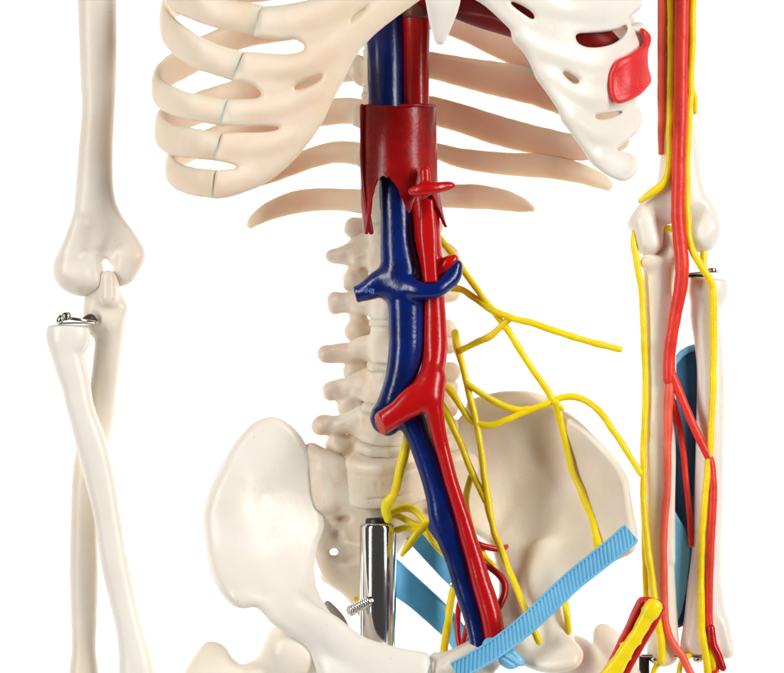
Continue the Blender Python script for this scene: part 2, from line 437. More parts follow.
def disc(cx, cy, hh, rx, tilt):
    v = Vol((cx-40, cy-22, -34), (cx+40, cy+22, 34), 1.4); t = math.tan(math.radians(tilt))
    X, Y, Z = np.meshgrid(*v.ax, indexing='ij', sparse=True); c = W((cx, cy, 0)); x = X-c[0]; y = Y-c[1]; z = Z-c[2]
    yy = y+z*t; zz = z-y*t
    g = (np.sqrt((x/rx)**2+(yy/24.5)**2)-1)*24; a = np.maximum(g+3, 0); b = np.maximum(np.abs(zz)-hh+3, 0)
    v.comb((np.sqrt(a*a+b*b)+np.minimum(np.maximum(g+3, np.abs(zz)-hh+3), 0)-3).astype(np.float32), 0.5)
    v.warp(0.9, 6, int(cy)).blur(1).mesh('intervertebral_disc', DISC, torso)
for i in range(len(VT)-1):
    a, b = VT[i], VT[i+1]
    disc((a[0]+b[0])/2, (a[1]+a[2]+b[1]-b[2])/2, (b[1]-b[2]-a[1]-a[2])/2+1.6, (a[3]+b[3])/2-0.2, (a[4]+b[4])/2)
disc(390, 446, 4.5, 34.6, 20)

# ---- last lumbar body on the sacrum, ridged front
def lumbosacral():
    v = Vol((335, 420, -60), (450, 530, 60), 1.3); tl = math.tan(math.radians(27))
    X, Y, Z = np.meshgrid(*v.ax, indexing='ij', sparse=True)
    c = W((387, 475, 2)); x = X-c[0]; z = Z-c[2]; y = Y-c[1]
    a0 = math.radians(-7); x, z = x*math.cos(a0)-z*math.sin(a0), x*math.sin(a0)+z*math.cos(a0)
    yy = y+z*tl; zz = z-y*tl
    q = np.clip(-zz/24, -1, 1); R = 1.04+0.06*q+0.04*q*q
    g = (np.sqrt((x/(38*R))**2+(yy/(28*R))**2)-1)*28*R
    a = np.maximum(g+4, 0); b = np.maximum(np.abs(zz)-27+4, 0)
    g = np.sqrt(a*a+b*b)+np.minimum(np.maximum(g+4, np.abs(zz)-27+4), 0)-4
    r0 = np.sqrt((x/38)**2+(yy/28)**2)*28-28.6
    for dz in (-13, 15):
        g = np.maximum(g, -(np.sqrt(r0**2+(zz-dz)**2)-2.1))
    for k in range(11):               # short upright folds
        xx = -30+k*6+1.5*math.sin(k*5); z0 = 2+3*math.sin(k*3.1)
        g = np.maximum(g, -(np.sqrt((x-xx-0.15*zz)**2+np.maximum(np.abs(zz-z0)-6, 0)**2+np.minimum(r0+2.4, 0)**2)-1.1))
    v.comb(np.minimum(g, 30).astype(np.float32), 0.6).warp(0.4, 10, 5).blur(1)
    v.mesh('lumbar_body', SPN, torso)
lumbosacral()

# ---- sacrum
def sacrum():
    v = Vol((300, 435, -30), (480, 660, 100), 1.6)
    y0 = rbf([(310, 455, 24), (345, 480, 12), (388, 500, 6), (430, 480, 12), (470, 470, 26), (322, 560, 42), (375, 545, 34), (400, 545, 40), (365, 600, 62), (372, 635, 56), (330, 520, 26), (360, 520, 24), (440, 520, 34)])
    v.sheet(closed([(309, 449), (322, 452), (338, 455), (352, 462), (360, 482), (388, 500), (425, 490), (436, 466), (455, 450), (478, 458), (474, 495), (446, 524), (420, 532), (398, 551), (394, 580), (388, 612), (376, 640), (364, 628), (355, 611), (344, 596), (328, 583), (321, 572), (314, 552), (309, 530), (306, 490)], 6), y0, 12, dref=30)
    v.chain([(388, 500, 12, 14, 32), (386, 514, 22, 12, 30)], 10, up=(0, 0, 1))
    v.chain([(336, 578, 58, 7, 5), (327, 577, 60, 5, 5)], 6)
    v.chain([(322, 470, 18, 22, 14), (325, 500, 20, 22, 14)], 8)
    for (x, y, r1, r2, s) in ((336, 533, 5.5, 8, 0), (334, 552, 5.5, 6, 1), (343, 519, 3.5, 9, 0), (345, 574, 4, 5, 0), (428, 512, 5, 8, 0), (404, 535, 5, 6, 0)):
        if s: v.chain([(x+2, y+2, 8, 6, 8), (x, y, 38, 4.5, 5.5), (x-1, y-2, 80, 4, 5)], 2, sub=True, up=(0, 0, 1))
        else: v.chain([(x, y, 6, r1, r2), (x+1, y, 17, r1*.8, r2*.8)], 4, sub=True, up=(0, 0, 1))
    v.chain([(318, 520, 4, 6, 7), (340, 528, 4, 5, 7), (356, 545, 12, 5, 6)], 8, sub=True, up=(0, 0, 1))
    v.chain([(312, 452, 12, 8, 8), (326, 459, 8, 8, 8), (340, 470, 4, 8, 8)], 9)
    v.chain([(324, 540, 30, 2.5, 2.5), (345, 541, 20, 2.5, 2.5), (362, 545, 18, 2.5, 2.5)], 3)
    v.chain([(330, 564, 38, 2.5, 2.5), (350, 562, 28, 2.5, 2.5), (362, 563, 26, 2.5, 2.5)], 3)
    v.warp(0.8, 10, 3).blur(1).mesh('sacrum', SPN, torso)
sacrum()

# ---- hip bones
def hip_left():
    v = Vol((196, 408, -110), (436, 705, 60), 1.6)
    y0 = rbf([(276, 418, 4), (240, 443, 2), (219, 472, 0), (203, 505, -4), (201, 527, -8), (206, 560, -22), (217, 586, -44), (232, 600, -60), (232, 475, -9), (224, 500, -15), (224, 530, -21), (230, 560, -34), (243, 590, -58), (258, 445, -3), (262, 500, -3), (300, 470, 10), (316, 520, 12), (308, 560, -8), (270, 540, -16), (326, 605, -22), (345, 640, -45), (400, 668, -66), (428, 675, -70), (290, 600, -48), (268, 615, -62), (262, 570, -32), (320, 660, -52)])
    T = rbf([(276, 418, 7), (204, 527, 10), (219, 480, 10), (215, 570, 11), (235, 598, 11), (262, 500, 6), (300, 470, 7), (320, 520, 8), (316, 566, 9), (326, 605, 14), (345, 640, 15), (400, 668, 15), (290, 600, 12), (268, 615, 10), (428, 680, 15)])
    out = closed([(276, 418), (293, 429), (305, 447), (312, 470), (318.5, 500), (323.5, 526), (317.5, 545), (314.5, 566), (316, 586), (325, 605), (340, 625), (356, 640), (375, 648.5), (400, 651), (428, 653), (429, 690), (395, 700), (350, 700), (324, 695), (319, 673), (314.5, 660), (306, 646), (290, 634), (272, 621), (264, 611), (256, 604.5), (243, 605.5), (230.5, 600), (217.5, 586.5), (206.5, 559), (201.5, 527), (204.5, 503), (217, 471), (237, 440), (257, 421)], 6)
    v.sheet(out, y0, T, dref=-25)
    cr = [(277, 425), (260, 429), (243, 446), (226, 474), (214, 504), (211, 527), (216, 556), (226, 583), (236, 594), (246, 599)]
    yy = y0(np.array([p[0] for p in cr], float), np.array([p[1] for p in cr], float))
    v.chain([(296, 608, -58, 11, 9), (325, 626, -60, 13, 9), (360, 652, -66, 14, 10), (420, 666, -76, 13, 9)], 16)
    v.warp(0.9, 16, 11).blur(1)
    o = v.mesh('hip_bone', BONEW, torso)
    return o
hip_left()
def hip_right():
    v = Vol((428, 384, -130), (642, 705, 70), 1.6)
    y0 = rbf([(506, 396, 0), (563, 413, -10), (598, 441, -30), (630, 510, -66), (632, 535, -78), (540, 480, 16), (505, 450, 20), (458, 440, 32), (455, 500, 30), (495, 550, 8), (530, 600, -30), (562, 610, -48), (480, 645, -52), (435, 675, -70), (590, 490, -8), (590, 560, -48), (470, 540, 24), (525, 540, 12), (545, 440, 12)])
    T = rbf([(506, 396, 7), (598, 441, 8), (630, 510, 10), (540, 480, 4.5), (505, 450, 5), (458, 440, 10), (495, 550, 12), (530, 600, 14), (562, 610, 14), (480, 645, 11), (435, 675, 14), (590, 500, 7), (525, 540, 9)])
    out = closed([(506, 394.5), (532, 395), (563, 412), (598, 440), (623, 474), (631, 506), (634, 530), (629, 548), (610, 560), (590, 575), (573, 590), (566, 606), (567, 630), (580, 648), (572, 664), (545, 668), (524, 662), (510, 656), (500, 661), (490, 672), (470, 700), (430, 702), (429, 655), (446, 650), (468, 640), (484, 626), (496, 606), (500, 590), (497, 570), (493.5, 551), (482, 539), (468, 530), (458, 505), (452, 470), (450, 436), (466, 412), (487, 399)], 6)
    v.sheet(out, y0, T, dref=-20)
    cr = [(476, 407), (506, 401), (532, 402), (560, 418), (592, 446), (615, 478), (623, 508), (625, 532)]
    yy = y0(np.array([p[0] for p in cr], float), np.array([p[1] for p in cr], float))
    v.chain([(x, y, float(d)+3, 9, 9) for (x, y), d in zip(cr, yy)], 4)
    v.chain([(548, 555, -20, 14, 16), (540, 600, -48, 18, 18), (548, 635, -52, 22, 20)], 14)
    v.chain([(532, 640, -56, 16, 16), (500, 642, -62, 11, 11), (455, 664, -74, 11, 10)], 8)
    v.chain([(575, 566, -62, 4, 9), (590, 558, -72, 4, 8)], 6, sub=True)
    v.warp(1.0, 14, 21).blur(1).mesh('hip_bone', BONE, torso)
hip_right()
v = Vol((420, 650, -100), (438, 705, -50), 1.5)
v.chain([(429, 660, -74, 7, 3.2), (429, 675, -74, 13, 3.2), (429, 690, -74, 10, 3)], 3).mesh('pubic_symphysis', GREYP, torso)
# ischial spine behind the left ramus
sweep('ischial_spine', [(345, 640, -10, 8, 3), (338, 622, 4, 8, 3), (330, 608, 12, 5, 2.5), (327, 603, 15, 3, 2)], GREYP, torso, up=(1, 0, 0.5))

# ---- ribs, image left: back half to the front seam
def rib(pts, m=RIBM, seed=0):
    pts = [(p[0], p[1], p[2], p[3]+0.9, p[4]) for p in pts]
    a, b = pts[-2], pts[-1]; L = math.dist(a[:3], b[:3]); pts[-1] = tuple(b[i]+(b[i]-a[i])*2.6/L for i in range(3))+b[3:]
    return sweep('rib', pts, m, torso, up=(0, -0.12, 1), ring=28, step=1.6, expo=2.25, flat_end=True, jit=0.25, seed=seed)
rib([(372, -66, 15, 12, 7), (320, -66, 45, 12, 5), (250, -50, 45, 12, 5), (195, -32, 15, 12, 5), (168, -24, -40, 13, 5.5), (176, -4, -72, 13.5, 6), (205, 9, -98, 14, 6.5), (232, 15.5, -110, 14.5, 6.5), (257.6, 20.2, -118, 14.8, 6.5)], seed=1)
rib([(372, -20, 15, 12, 7), (330, -20, 38, 12, 5), (270, -12, 50, 12, 5), (205, -4, 25, 12, 5), (173, 4, -10, 13, 5), (165, 20, -45, 14, 6), (173, 35, -70, 15.3, 6.5), (192, 49.5, -92, 15.3, 6.5), (214, 59, -106, 14.3, 6.5), (237.5, 66, -115, 14.3, 6.5)], seed=2)
rib([(372, 23, 15, 12, 7), (330, 24, 38, 12, 5), (290, 27, 48, 12.5, 5), (235, 37, 40, 13, 5), (190, 59, 10, 15, 5), (164, 75, -20, 14, 5), (157, 88, -48, 13.5, 6), (165, 97, -72, 13, 6.5), (182, 104, -92, 12.6, 6.5), (203, 109, -105, 12.4, 6.5), (223, 112.5, -113, 12.4, 6.5)], seed=3)
rib([(372, 68, 15, 12, 7), (340, 70, 34, 12, 5), (300, 77, 48, 12.5, 5), (260, 87, 46, 13, 5), (222, 99, 30, 14, 5), (188, 112, 5, 15.5, 5), (165, 121, -22, 14.5, 5.5), (161, 132, -50, 14, 6.5), (172, 139.5, -74, 14.3, 6.5), (188, 142.5, -92, 14.5, 6.5), (204, 145, -104, 13.5, 6.5), (218, 147, -111, 12.5, 6.5)], seed=4)
rib([(372, 112, 15, 12, 7), (340, 111, 34, 12.5, 5), (300, 116, 46, 13, 5), (260, 124, 44, 13, 5), (222, 136, 28, 12, 5), (192, 149, 4, 11, 5), (174, 160, -25, 11, 5), (171, 169, -52, 11.5, 6), (179, 177, -76, 12.5, 6.5), (196, 182, -96, 13, 6.5), (213.5, 184, -108, 13, 6.5)], seed=5)
sweep('rib', [(372, 156, 15, 12, 6), (340, 152, 32, 11, 4.5), (318, 156, 40, 10.5, 4.5), (298, 163, 42, 10, 4), (265, 176, 38, 9, 4), (240, 183, 30, 7, 3.5), (228, 186, 25, 4, 3)], RIBM, torso, up=(0, 0, 1), ring=28, jit=.2, seed=6)
sweep('rib', [(374, 203, 12, 13, 6), (345, 200, 28, 11.5, 4.5), (318, 199.5, 38, 11.5, 4.5), (293, 203, 40, 11.5, 4.5), (270, 211, 36, 9.5, 4), (255, 220, 30, 6.5, 3.5), (250, 225, 28, 4, 3)], RIBM, torso, up=(0, 0, 1), ring=28, jit=.3, seed=7)
# ---- ribs, image right
def ribr(pts, seed, end=False): return sweep('rib', pts, RIBM, torso, up=(0, -0.1, 1), ring=28, step=1.8, expo=2.25, flat_end=end, jit=.25, seed=seed)
ribr([(412, -45, 15, 12, 7), (460, -42, 40, 13, 5), (530, -20, 52, 14, 5), (598, 18, 24, 18, 5), (625, 32, -16, 16, 5), (630, 27, -40, 11, 5), (624, 14, -62, 9, 5)], 11)
ribr([(412, 12, 15, 12, 7), (440, 20, 32, 12.5, 5), (470, 30, 45, 13.5, 5), (505, 45, 54, 16, 5), (540, 60, 52, 16, 5), (590, 72, 30, 14, 5), (628, 70, -8, 13, 5), (636, 62, -40, 12, 5), (630, 62, -58, 9, 5)], 12)
ribr([(412, 62, 15, 12, 7), (430, 65, 28, 13.5, 5), (462, 72, 44, 15, 5), (500, 79.5, 54, 17.5, 5), (540, 88, 52, 19, 5), (590, 104, 30, 20, 5), (622, 104, -5, 16, 5), (632, 94, -32, 11, 5), (628, 90, -52, 9, 5)], 13)
ribr([(412, 106, 15, 12, 7), (430, 110, 28, 14, 5), (460, 118, 42, 14.5, 5), (500, 131, 54, 15, 5), (540, 141, 54, 14.5, 5), (580, 148, 38, 13, 5), (608, 145, 8, 10, 5), (625, 138, -22, 9.5, 5), (622, 128, -45, 8, 5)], 14)
sweep('rib', [(412, 150, 12, 8, 6), (432, 150, 28, 8, 4.5), (460, 158, 42, 10, 4.5), (500, 163.5, 52, 11.5, 4.5), (540, 166, 52, 12, 4.5), (575, 172, 42, 10.5, 4.5), (600, 181, 30, 8, 4), (609, 186, 25, 5.5, 3.5)], RIBM, torso, up=(0, 0, 1), ring=28, jit=.25, seed=15)
sweep('rib', [(412, 196, 12, 12, 6), (445, 196, 30, 12, 5), (480, 197, 42, 12.5, 4.5), (505, 200.5, 44, 10.5, 4.5), (522, 205, 42, 7.5, 4), (533, 209, 38, 3, 3)], RIBM, torso, up=(0, 0, 1), ring=28, jit=.3, seed=16)

# ---- costal cartilage, image left
def cart_left():
    v = Vol((208, -70, -185), (470, 205, -80), 1.5)
    y0 = rbf([(213, 184, -108), (218, 147, -111), (223, 112, -113), (237, 66, -115), (257, 20, -118), (300, 20, -138), (330, 60, -146), (300, 120, -136), (270, 165, -126), (400, 0, -158), (440, -50, -160), (350, -30, -150), (240, 192, -114)])
    out = [(262.5, 6.5), (282, 5), (300, 2.5), (318, -1), (335, -8), (362, -28), (400, -50), (440, -66), (462, -50), (447, -25), (428, -6), (414, 4), (400, 14.5), (385, 26.5), (373, 37), (361, 50), (352, 63), (344, 79), (337, 91), (331, 102), (323, 121), (313, 136), (299, 154), (287, 166), (275, 176), (257, 187), (240, 193), (226, 196.5), (213.5, 198.3), (203, 198.5), (203, 171), (205.5, 159.5), (208, 146), (210, 133), (210, 125), (213, 112), (216, 99.5), (221, 81), (228, 66), (233, 51), (242, 34.5), (247, 20), (250, 5)]
    v.sheet(out, y0, 7, dref=-130)
    dr = -128
    for pts, k in (
        ([(235, 34), (262, 36.5), (283, 40), (292, 38.6), (303, 43), (305.5, 50), (300, 54), (285, 56), (265, 54.5), (246, 52), (232, 48)], 4),
        ([(348, 24), (351.5, 18.5), (360, 10), (370.5, 4.5), (374.5, 6.5), (365, 17), (356, 25.5), (350, 27.5)], 1.5),
        ([(215, 80), (233, 80), (252, 83.5), (262, 92), (260.5, 98), (250, 100.5), (228, 99.5), (215, 97)], 4),
        ([(292.5, 90.5), (294, 85), (304, 78.5), (320, 74), (325.5, 76), (319, 85.5), (306, 92.5), (295, 94)], 2),
        ([(210, 124), (240, 125), (270, 125), (282, 126.5), (282, 129), (270, 132.5), (240, 133.5), (210, 133)], 2.5),
        ([(205, 158.5), (228, 161.5), (242, 167.5), (240, 169.5), (228, 170.5), (205, 170)], 2.5)):
        v.hole(closed(pts, 5), dr, k)
    # raised bands over each rib, smooth swell at the margin
    for b in ([(268, 21, -124, 10, 6.5), (300, 20, -139, 10, 7), (340, 8, -151, 9, 7), (380, -15, -158, 8, 7)],
              [(252, 67, -121, 10, 6.5), (300, 66, -140, 9, 7), (340, 45, -150, 9, 7), (380, 12, -158, 8, 7), (420, -15, -162, 8, 7)],
              [(238, 112, -118, 8, 6.5), (280, 108, -132, 7, 7), (322, 92, -142, 6, 6)],
              [(234, 146, -115, 8, 6.5), (270, 146, -128, 7, 6.5), (296, 136, -136, 6, 6)],
              [(228, 184, -113, 9, 6.5), (252, 176, -122, 7, 6)]):
        v.chain(b, 7)
    v.hole([(190, 202), (213.6, 202), (214.2, 190), (217.4, 170), (217, 158), (216.2, 156), (223.4, 134), (221.5, 124.5), (223.5, 112), (228.6, 99), (226, 90), (233, 82), (245.6, 51), (248, 44), (254.3, 35), (263.2, 4), (263, -12), (190, -12)], -115, 1.0)
    # row of small moulded notches
    for i in range(13):
        x = 311+i*2.9; y = 41.5-i*1.35
        v.chain([(x, y, -160+(x-311)*-0.12, 2.6, .8), (x+1, y-2, -160, 2, .8)], 1.2, sub=True)
    v.warp(0.7, 18, 2).blur(1)
    v.mesh('costal_cartilage', RIBM, torso)
cart_left()
def cart_right():
    v = Vol((425, -70, -185), (656, 190, 0), 1.5)
    y0 = rbf([(475, 0, -158), (440, -40, -160), (527, 55, -146), (560, 112, -136), (600, 170, -112), (632, 175, -92), (560, 20, -138), (600, 30, -112), (630, 30, -80), (641, 60, -45), (638, 90, -62), (600, 90, -114), (640, 118, -66), (636, 5, -75), (500, -40, -150), (600, -50, -100), (560, 70, -135), (630, 60, -82)])
    out = closed([(476, 0), (488, 11), (500, 22), (513, 35), (523, 50), (530, 66), (538, 82), (548, 97), (560, 115), (572, 136), (588, 157), (603, 172), (616, 178.5), (625, 180), (634, 174), (638.5, 164), (636, 155), (628, 149.5), (620, 145.5), (627, 140), (636, 133), (641, 122), (640, 110), (634, 102.5), (639, 94), (644, 80), (646, 62), (645, 47), (640, 33), (632, 20), (635, 9), (641, -4), (640, -30), (600, -60), (520, -64), (455, -64), (430, -50), (452, -20)], 5)
    v.sheet(out, y0, 6.5, dref=-115)
    for b in ([(470, -12, -160, 8, 7), (520, -2, -148, 11, 8), (560, 6, -138, 12, 9), (600, 8, -112, 13, 9), (632, 0, -78, 12, 9)],
              [(520, 38, -149, 6, 7), (545, 52, -140, 9, 8), (585, 62, -122, 9, 9), (615, 58, -100, 9, 9), (640, 44, -62, 9, 8), (639, 30, -62, 7, 8)],
              [(545, 75, -140, 6, 7), (585, 97, -122, 9, 9), (620, 92, -94, 9, 9), (640, 78, -64, 10, 8)],
              [(570, 118, -132, 7, 7), (600, 136, -112, 9, 8), (626, 126, -84, 10, 8), (633, 118, -74, 9, 8)],
              [(598, 156, -112, 8, 7), (622, 166, -98, 9, 8), (628, 165, -90, 9, 8)]):
        v.chain(b, 7)
    for pts, k in (
        ([(506.5, 2), (512, 2), (522, 6), (532, 13), (535, 19), (532, 22.5), (520, 15.5), (510, 8)], 2.5),
        ([(574, 38), (577, 33.5), (588, 32), (600, 30.5), (616, 27), (626, 22), (629, 24), (628, 31), (623, 38), (615, 43.5), (602, 47.5), (588, 48.5), (578, 45)], 3),
        ([(560, 72), (567, 71), (574, 75), (579.5, 79.5), (579, 84), (574, 85.5), (566, 80)], 2),
        ([(594, 116), (597, 113.5), (610, 112), (628, 108.5), (616, 115.5), (606, 119), (597, 119.5)], 2),
        ([(616, 148), (620, 146), (630, 150), (640, 152), (640, 155), (626, 151.5), (619, 151)], 1.5)):
        v.hole(closed(pts, 5), -120, k, y=(-190, -20))
    v.warp(0.7, 18, 9).blur(1)
    v.mesh('costal_cartilage', BONEW, torso)
cart_right()
v = Vol((410, -75, -190), (470, 50, -130), 1.4)
v.chain([(443, -70, -162, 22, 8), (443, -30, -166, 19, 8), (443, 0, -165, 16.5, 8), (441.5, 18, -160, 12, 7), (440, 34, -155, 6.5, 5.5), (440, 38.5, -153, 5, 5)], 4, up=(1, 0, 0)).warp(0.4, 12, 4).blur(1).mesh('sternum', BONEW, torso)

# red muscle stub on the side of the right ribs
def patch():
    po = closed([(641, 28), (646, 29), (651, 36), (650, 43), (648, 52), (648, 66), (651.5, 79), (647, 87), (639, 95), (627, 101.5), (617, 104), (612, 100), (609, 92), (608, 80), (610, 72), (616, 62.5), (627, 57), (636, 51), (643, 45), (644.5, 40), (643, 33)], 5)
    v = Vol((600, 22, -135), (660, 110, -20), 1.0)
    y0 = rbf([(610, 80, -118), (616, 100, -118), (627, 60, -114), (640, 60, -98), (650, 78, -80), (650, 36, -72), (642, 34, -80), (640, 92, -100), (627, 85, -114)])
    v.sheet(po, y0, 3.4, dref=-90)
    rim = [(644, 32), (648.5, 37), (647, 46), (640, 52), (629, 60), (619, 66), (614, 74), (613, 85), (614, 94), (618, 100.5), (628, 98), (640, 91), (646, 84)]
    yy = y0(np.array([p[0] for p in rim], float), np.array([p[1] for p in rim], float))
    v.chain([(x, y, float(d)-2.5, 2, 2) for (x, y), d in zip(rim, yy)], 1.5)
    for i in range(5):
        v.chain([(621+i*4, 92-i, -115+i*2.2-1.4, 1.2, 1.2), (624+i*4, 80-i*2, -116+i*2.2-1.4, 1.2, 1.2)], .8, sub=True)
    v.chain([(606.5, 68, -112, 2.5, 5), (607, 85, -112, 2.5, 5), (612, 99, -112, 2.5, 5)], 2)
    o = v.blur(1).mesh('muscle_stub', PATCH, torso); o['label'] = 'red ribbed muscle stub on the outer ribs'
patch()

# ================================================================== HEART BASE (dark red, behind the right cartilage)
v = Vol((415, -70, -120), (635, 70, -30), 2.0)
v.chain([(445, -40, -66, 50, 34), (500, -14, -70, 44, 36), (550, 12, -74, 33, 32), (590, 38, -78, 20, 24), (612, 53, -72, 13, 14)], 8, up=(0, 0, 1))
v.chain([(455, 0, -80, 9, 10), (490, 8, -100, 9, 9), (520, 20, -96, 8, 9)], 4)
o = v.warp(1.5, 20, 8).mesh('heart_model', MRED)
tag(o, 'dark maroon heart piece seen through the gaps of the right costal cartilage', 'heart model')

# ================================================================== VENA CAVA
cava = thing('vena_cava', 'dark blue painted vein running down the front of the spine beside the red artery', 'vein model', (405, 430, -50))
v = Vol((346, -70, -95), (495, 675, -15), 1.25)
v.chain([(385, -70, -50, 17, 19), (385, 0, -50, 17, 19), (386, 60, -52, 17, 18.5), (387, 105, -52, 17, 18), (394, 170, -50, 16, 16), (396.5, 215, -50, 16, 16), (397.5, 245, -52, 16, 16.5), (402, 275, -54, 17, 19), (405.5, 300, -56, 17, 17.8), (406.5, 330, -56, 17, 17.5), (406, 352, -56, 17, 17), (402, 375, -56, 16, 15.5), (396, 395, -54, 15, 15), (389, 410, -50, 13, 14), (384, 418, -48, 13, 13.5), (388, 424, -48, 10, 11)], 5, up=(0, 1, 0))
v.chain([(398, 405, -52, 14, 14), (411, 418, -52, 14, 14), (418.5, 436, -54, 13, 12), (427.5, 458, -56, 12, 12.4), (434.7, 480, -57, 12, 12.4), (440.5, 500, -58, 12, 13.3), (444.7, 520, -59, 12, 14.4), (451.5, 540, -60, 11, 13.2), (457, 556, -60, 11, 12), (463, 578, -61, 10.5, 11.2), (469.5, 600, -63, 10.5, 10.8), (475, 620, -65, 9.5, 9.8), (478, 640, -68, 8.5, 8), (480, 662, -70, 8, 8)], 6, up=(0, 1, 0))
v.chain([(349, 297, -52, 7.5, 7.6), (359, 293.5, -52, 7.5, 7.8), (368, 290, -54, 9, 9.5), (380, 284, -55, 11, 13), (395, 282, -55, 14, 18)], 8, up=(0, 1, 0))
v.chain([(404, 287, -62, 12, 13), (420, 291, -74, 9, 8.5), (436, 290, -76, 8, 7.5), (445, 284, -72, 8, 7.5), (452, 276, -68, 8, 8), (456, 267, -66, 6.5, 5.5)], 5, up=(0, 1, 0))
v.chain([(433, 528, -58, 4, 4), (438, 533, -58, 5, 5)], 4)
# flat cut on the stub end
X, Y, Z = np.meshgrid(*v.ax, indexing='ij', sparse=True); c = W((355, 293, -52)); nrm = np.array([-0.96, 0, -0.27])
g = (X-c[0])*nrm[0]+(Z-c[2])*nrm[2]+Y*0
v.f = np.where((X < c[0]+12) & (np.abs(Z-c[2]) < 20), np.maximum(v.f, g), v.f).astype(np.float32)
v.warp(0.5, 14, 1).mesh('vein_tube', BLUE, cava)
# raised mark on the stub
tcu = bpy.data.curves.new('stub_mark', 'FONT'); tcu.body = 'd4B'; tcu.size = 7.2*K; tcu.extrude = 0.35*K; tcu.align_x = 'CENTER'; tcu.align_y = 'CENTER'
to = bpy.data.objects.new('stub_mark_tmp', tcu); COL.objects.link(to)
dg = bpy.context.evaluated_depsgraph_get(); me = bpy.data.meshes.new_from_object(to.evaluated_get(dg)); bpy.data.objects.remove(to)
mk = bpy.data.objects.new('stub_mark', me); COL.objects.link(mk)
MARK = mat('pale_blue_ink', (0.07, 0.18, 0.52), 0.5); me.materials.clear(); me.materials.append(MARK)
p = W((369.5, 291, -70.5))*K; mk.location = (p[0], p[1], p[2]+Z0); mk.rotation_euler = (math.radians(90), math.radians(8), math.radians(-27))
attach(mk, cava)

# ================================================================== AORTA
aorta = thing('aorta', 'bright red painted artery splitting in two low on the spine beside the blue vein', 'artery model', (430, 420, -60))
v = Vol((366, -70, -110), (512, 668, -35), 1.25)
v.chain([(415, -40, -52, 13, 13), (415.5, 30, -54, 13, 13), (416, 105, -56, 13, 12.5), (420, 170, -56, 13, 12), (426, 215, -56, 12, 12.5), (428, 240, -56, 12, 12), (432, 270, -56, 12, 11), (434, 300, -56, 12, 10.8), (435, 340, -58, 12, 11.5), (434.5, 360, -62, 12, 11), (431, 380, -70, 11, 11.5), (428, 395, -76, 10, 13)], 4, up=(0, 1, 0))
v.chain([(432, 385, -72, 10, 10), (434, 405, -76, 9, 8.5), (437.5, 428, -74, 8, 7), (441.5, 445, -72, 7, 6.5), (445.6, 460, -71, 8, 6.3), (451, 480, -71, 8, 6.3), (457.3, 500, -71, 8, 6.3), (463.4, 520, -71, 8, 6.8), (469, 540, -72, 8, 7.4), (475.5, 560, -72, 8.5, 8), (481, 580, -73, 9.5, 8.8), (487, 600, -74, 10, 9.6), (492, 620, -75, 11, 10), (496, 645, -75, 11, 10)], 6, up=(0, 1, 0))
v.chain([(434, 378, -72, 9, 11), (425, 393, -76, 9, 14.5), (413, 401, -78, 9, 13.5), (401, 410, -78, 9, 10.8), (390, 418, -76, 9.5, 10.5), (378, 426, -73, 9.5, 10.5)], 6, up=(0, 1, 0))
X, Y, Z = np.meshgrid(*v.ax, indexing='ij', sparse=True); c = W((380.5, 424.5, -74)); g = (X-c[0])*-0.87+(Z-c[2])*-0.35+(Y-c[1])*-0.35
v.f = np.where((X < c[0]+14) & (Z < c[2]+16), np.maximum(v.f, g), v.f).astype(np.float32)
v.chain([(441, 270, -62, 9, 7.5), (448, 264, -66, 8, 7), (453, 260, -66, 7, 5)], 5, up=(0, 1, 0))
v.warp(0.5, 12, 2).mesh('artery_tube', RED, aorta)
sma = sweep('front_artery', [(427, 200, -70, 3.5, 6), (427.5, 230, -74, 4.5, 8.3), (429.5, 258, -76, 4.5, 7.2), (431, 282, -77, 4.2, 6.6)], RED, aorta, up=(0, 1, 0), ring=24, expo=3, flat_end=True, jit=.2)
# celiac stub through the sleeve
v = Vol((405, 165, -125), (460, 205, -80), 1.0)
v.chain([(414, 191, -100, 4, 5), (424, 189.5, -104, 5.5, 5.5), (438, 187.5, -102, 5, 5), (448, 186.5, -98, 4, 4), (452, 186, -97, 2.5, 2.5)], 3)
v.chain([(425, 172, -96, 4.5, 4.5), (426, 186, -100, 5, 5)], 3, up=(0, 1, 0))
v.chain([(426, 190, -102, 4, 4), (421, 197, -100, 2.5, 2)], 3, up=(0, 1, 0))
v.warp(.5, 6, 3).mesh('celiac_stub', RED, aorta)
# brown band near the top
sweep('brown_band', [(415, -30, -54, 14.5, 14.5), (415.5, 0, -55, 14.5, 14.5), (415.5, 17, -55, 14.3, 14.3)], mat('brown_paint', (0.16, 0.05, 0.02), 0.35, (0.11, 0.03, 0.015), 120, bump=.6, bs=1400), aorta, ring=32, flat_end=True)

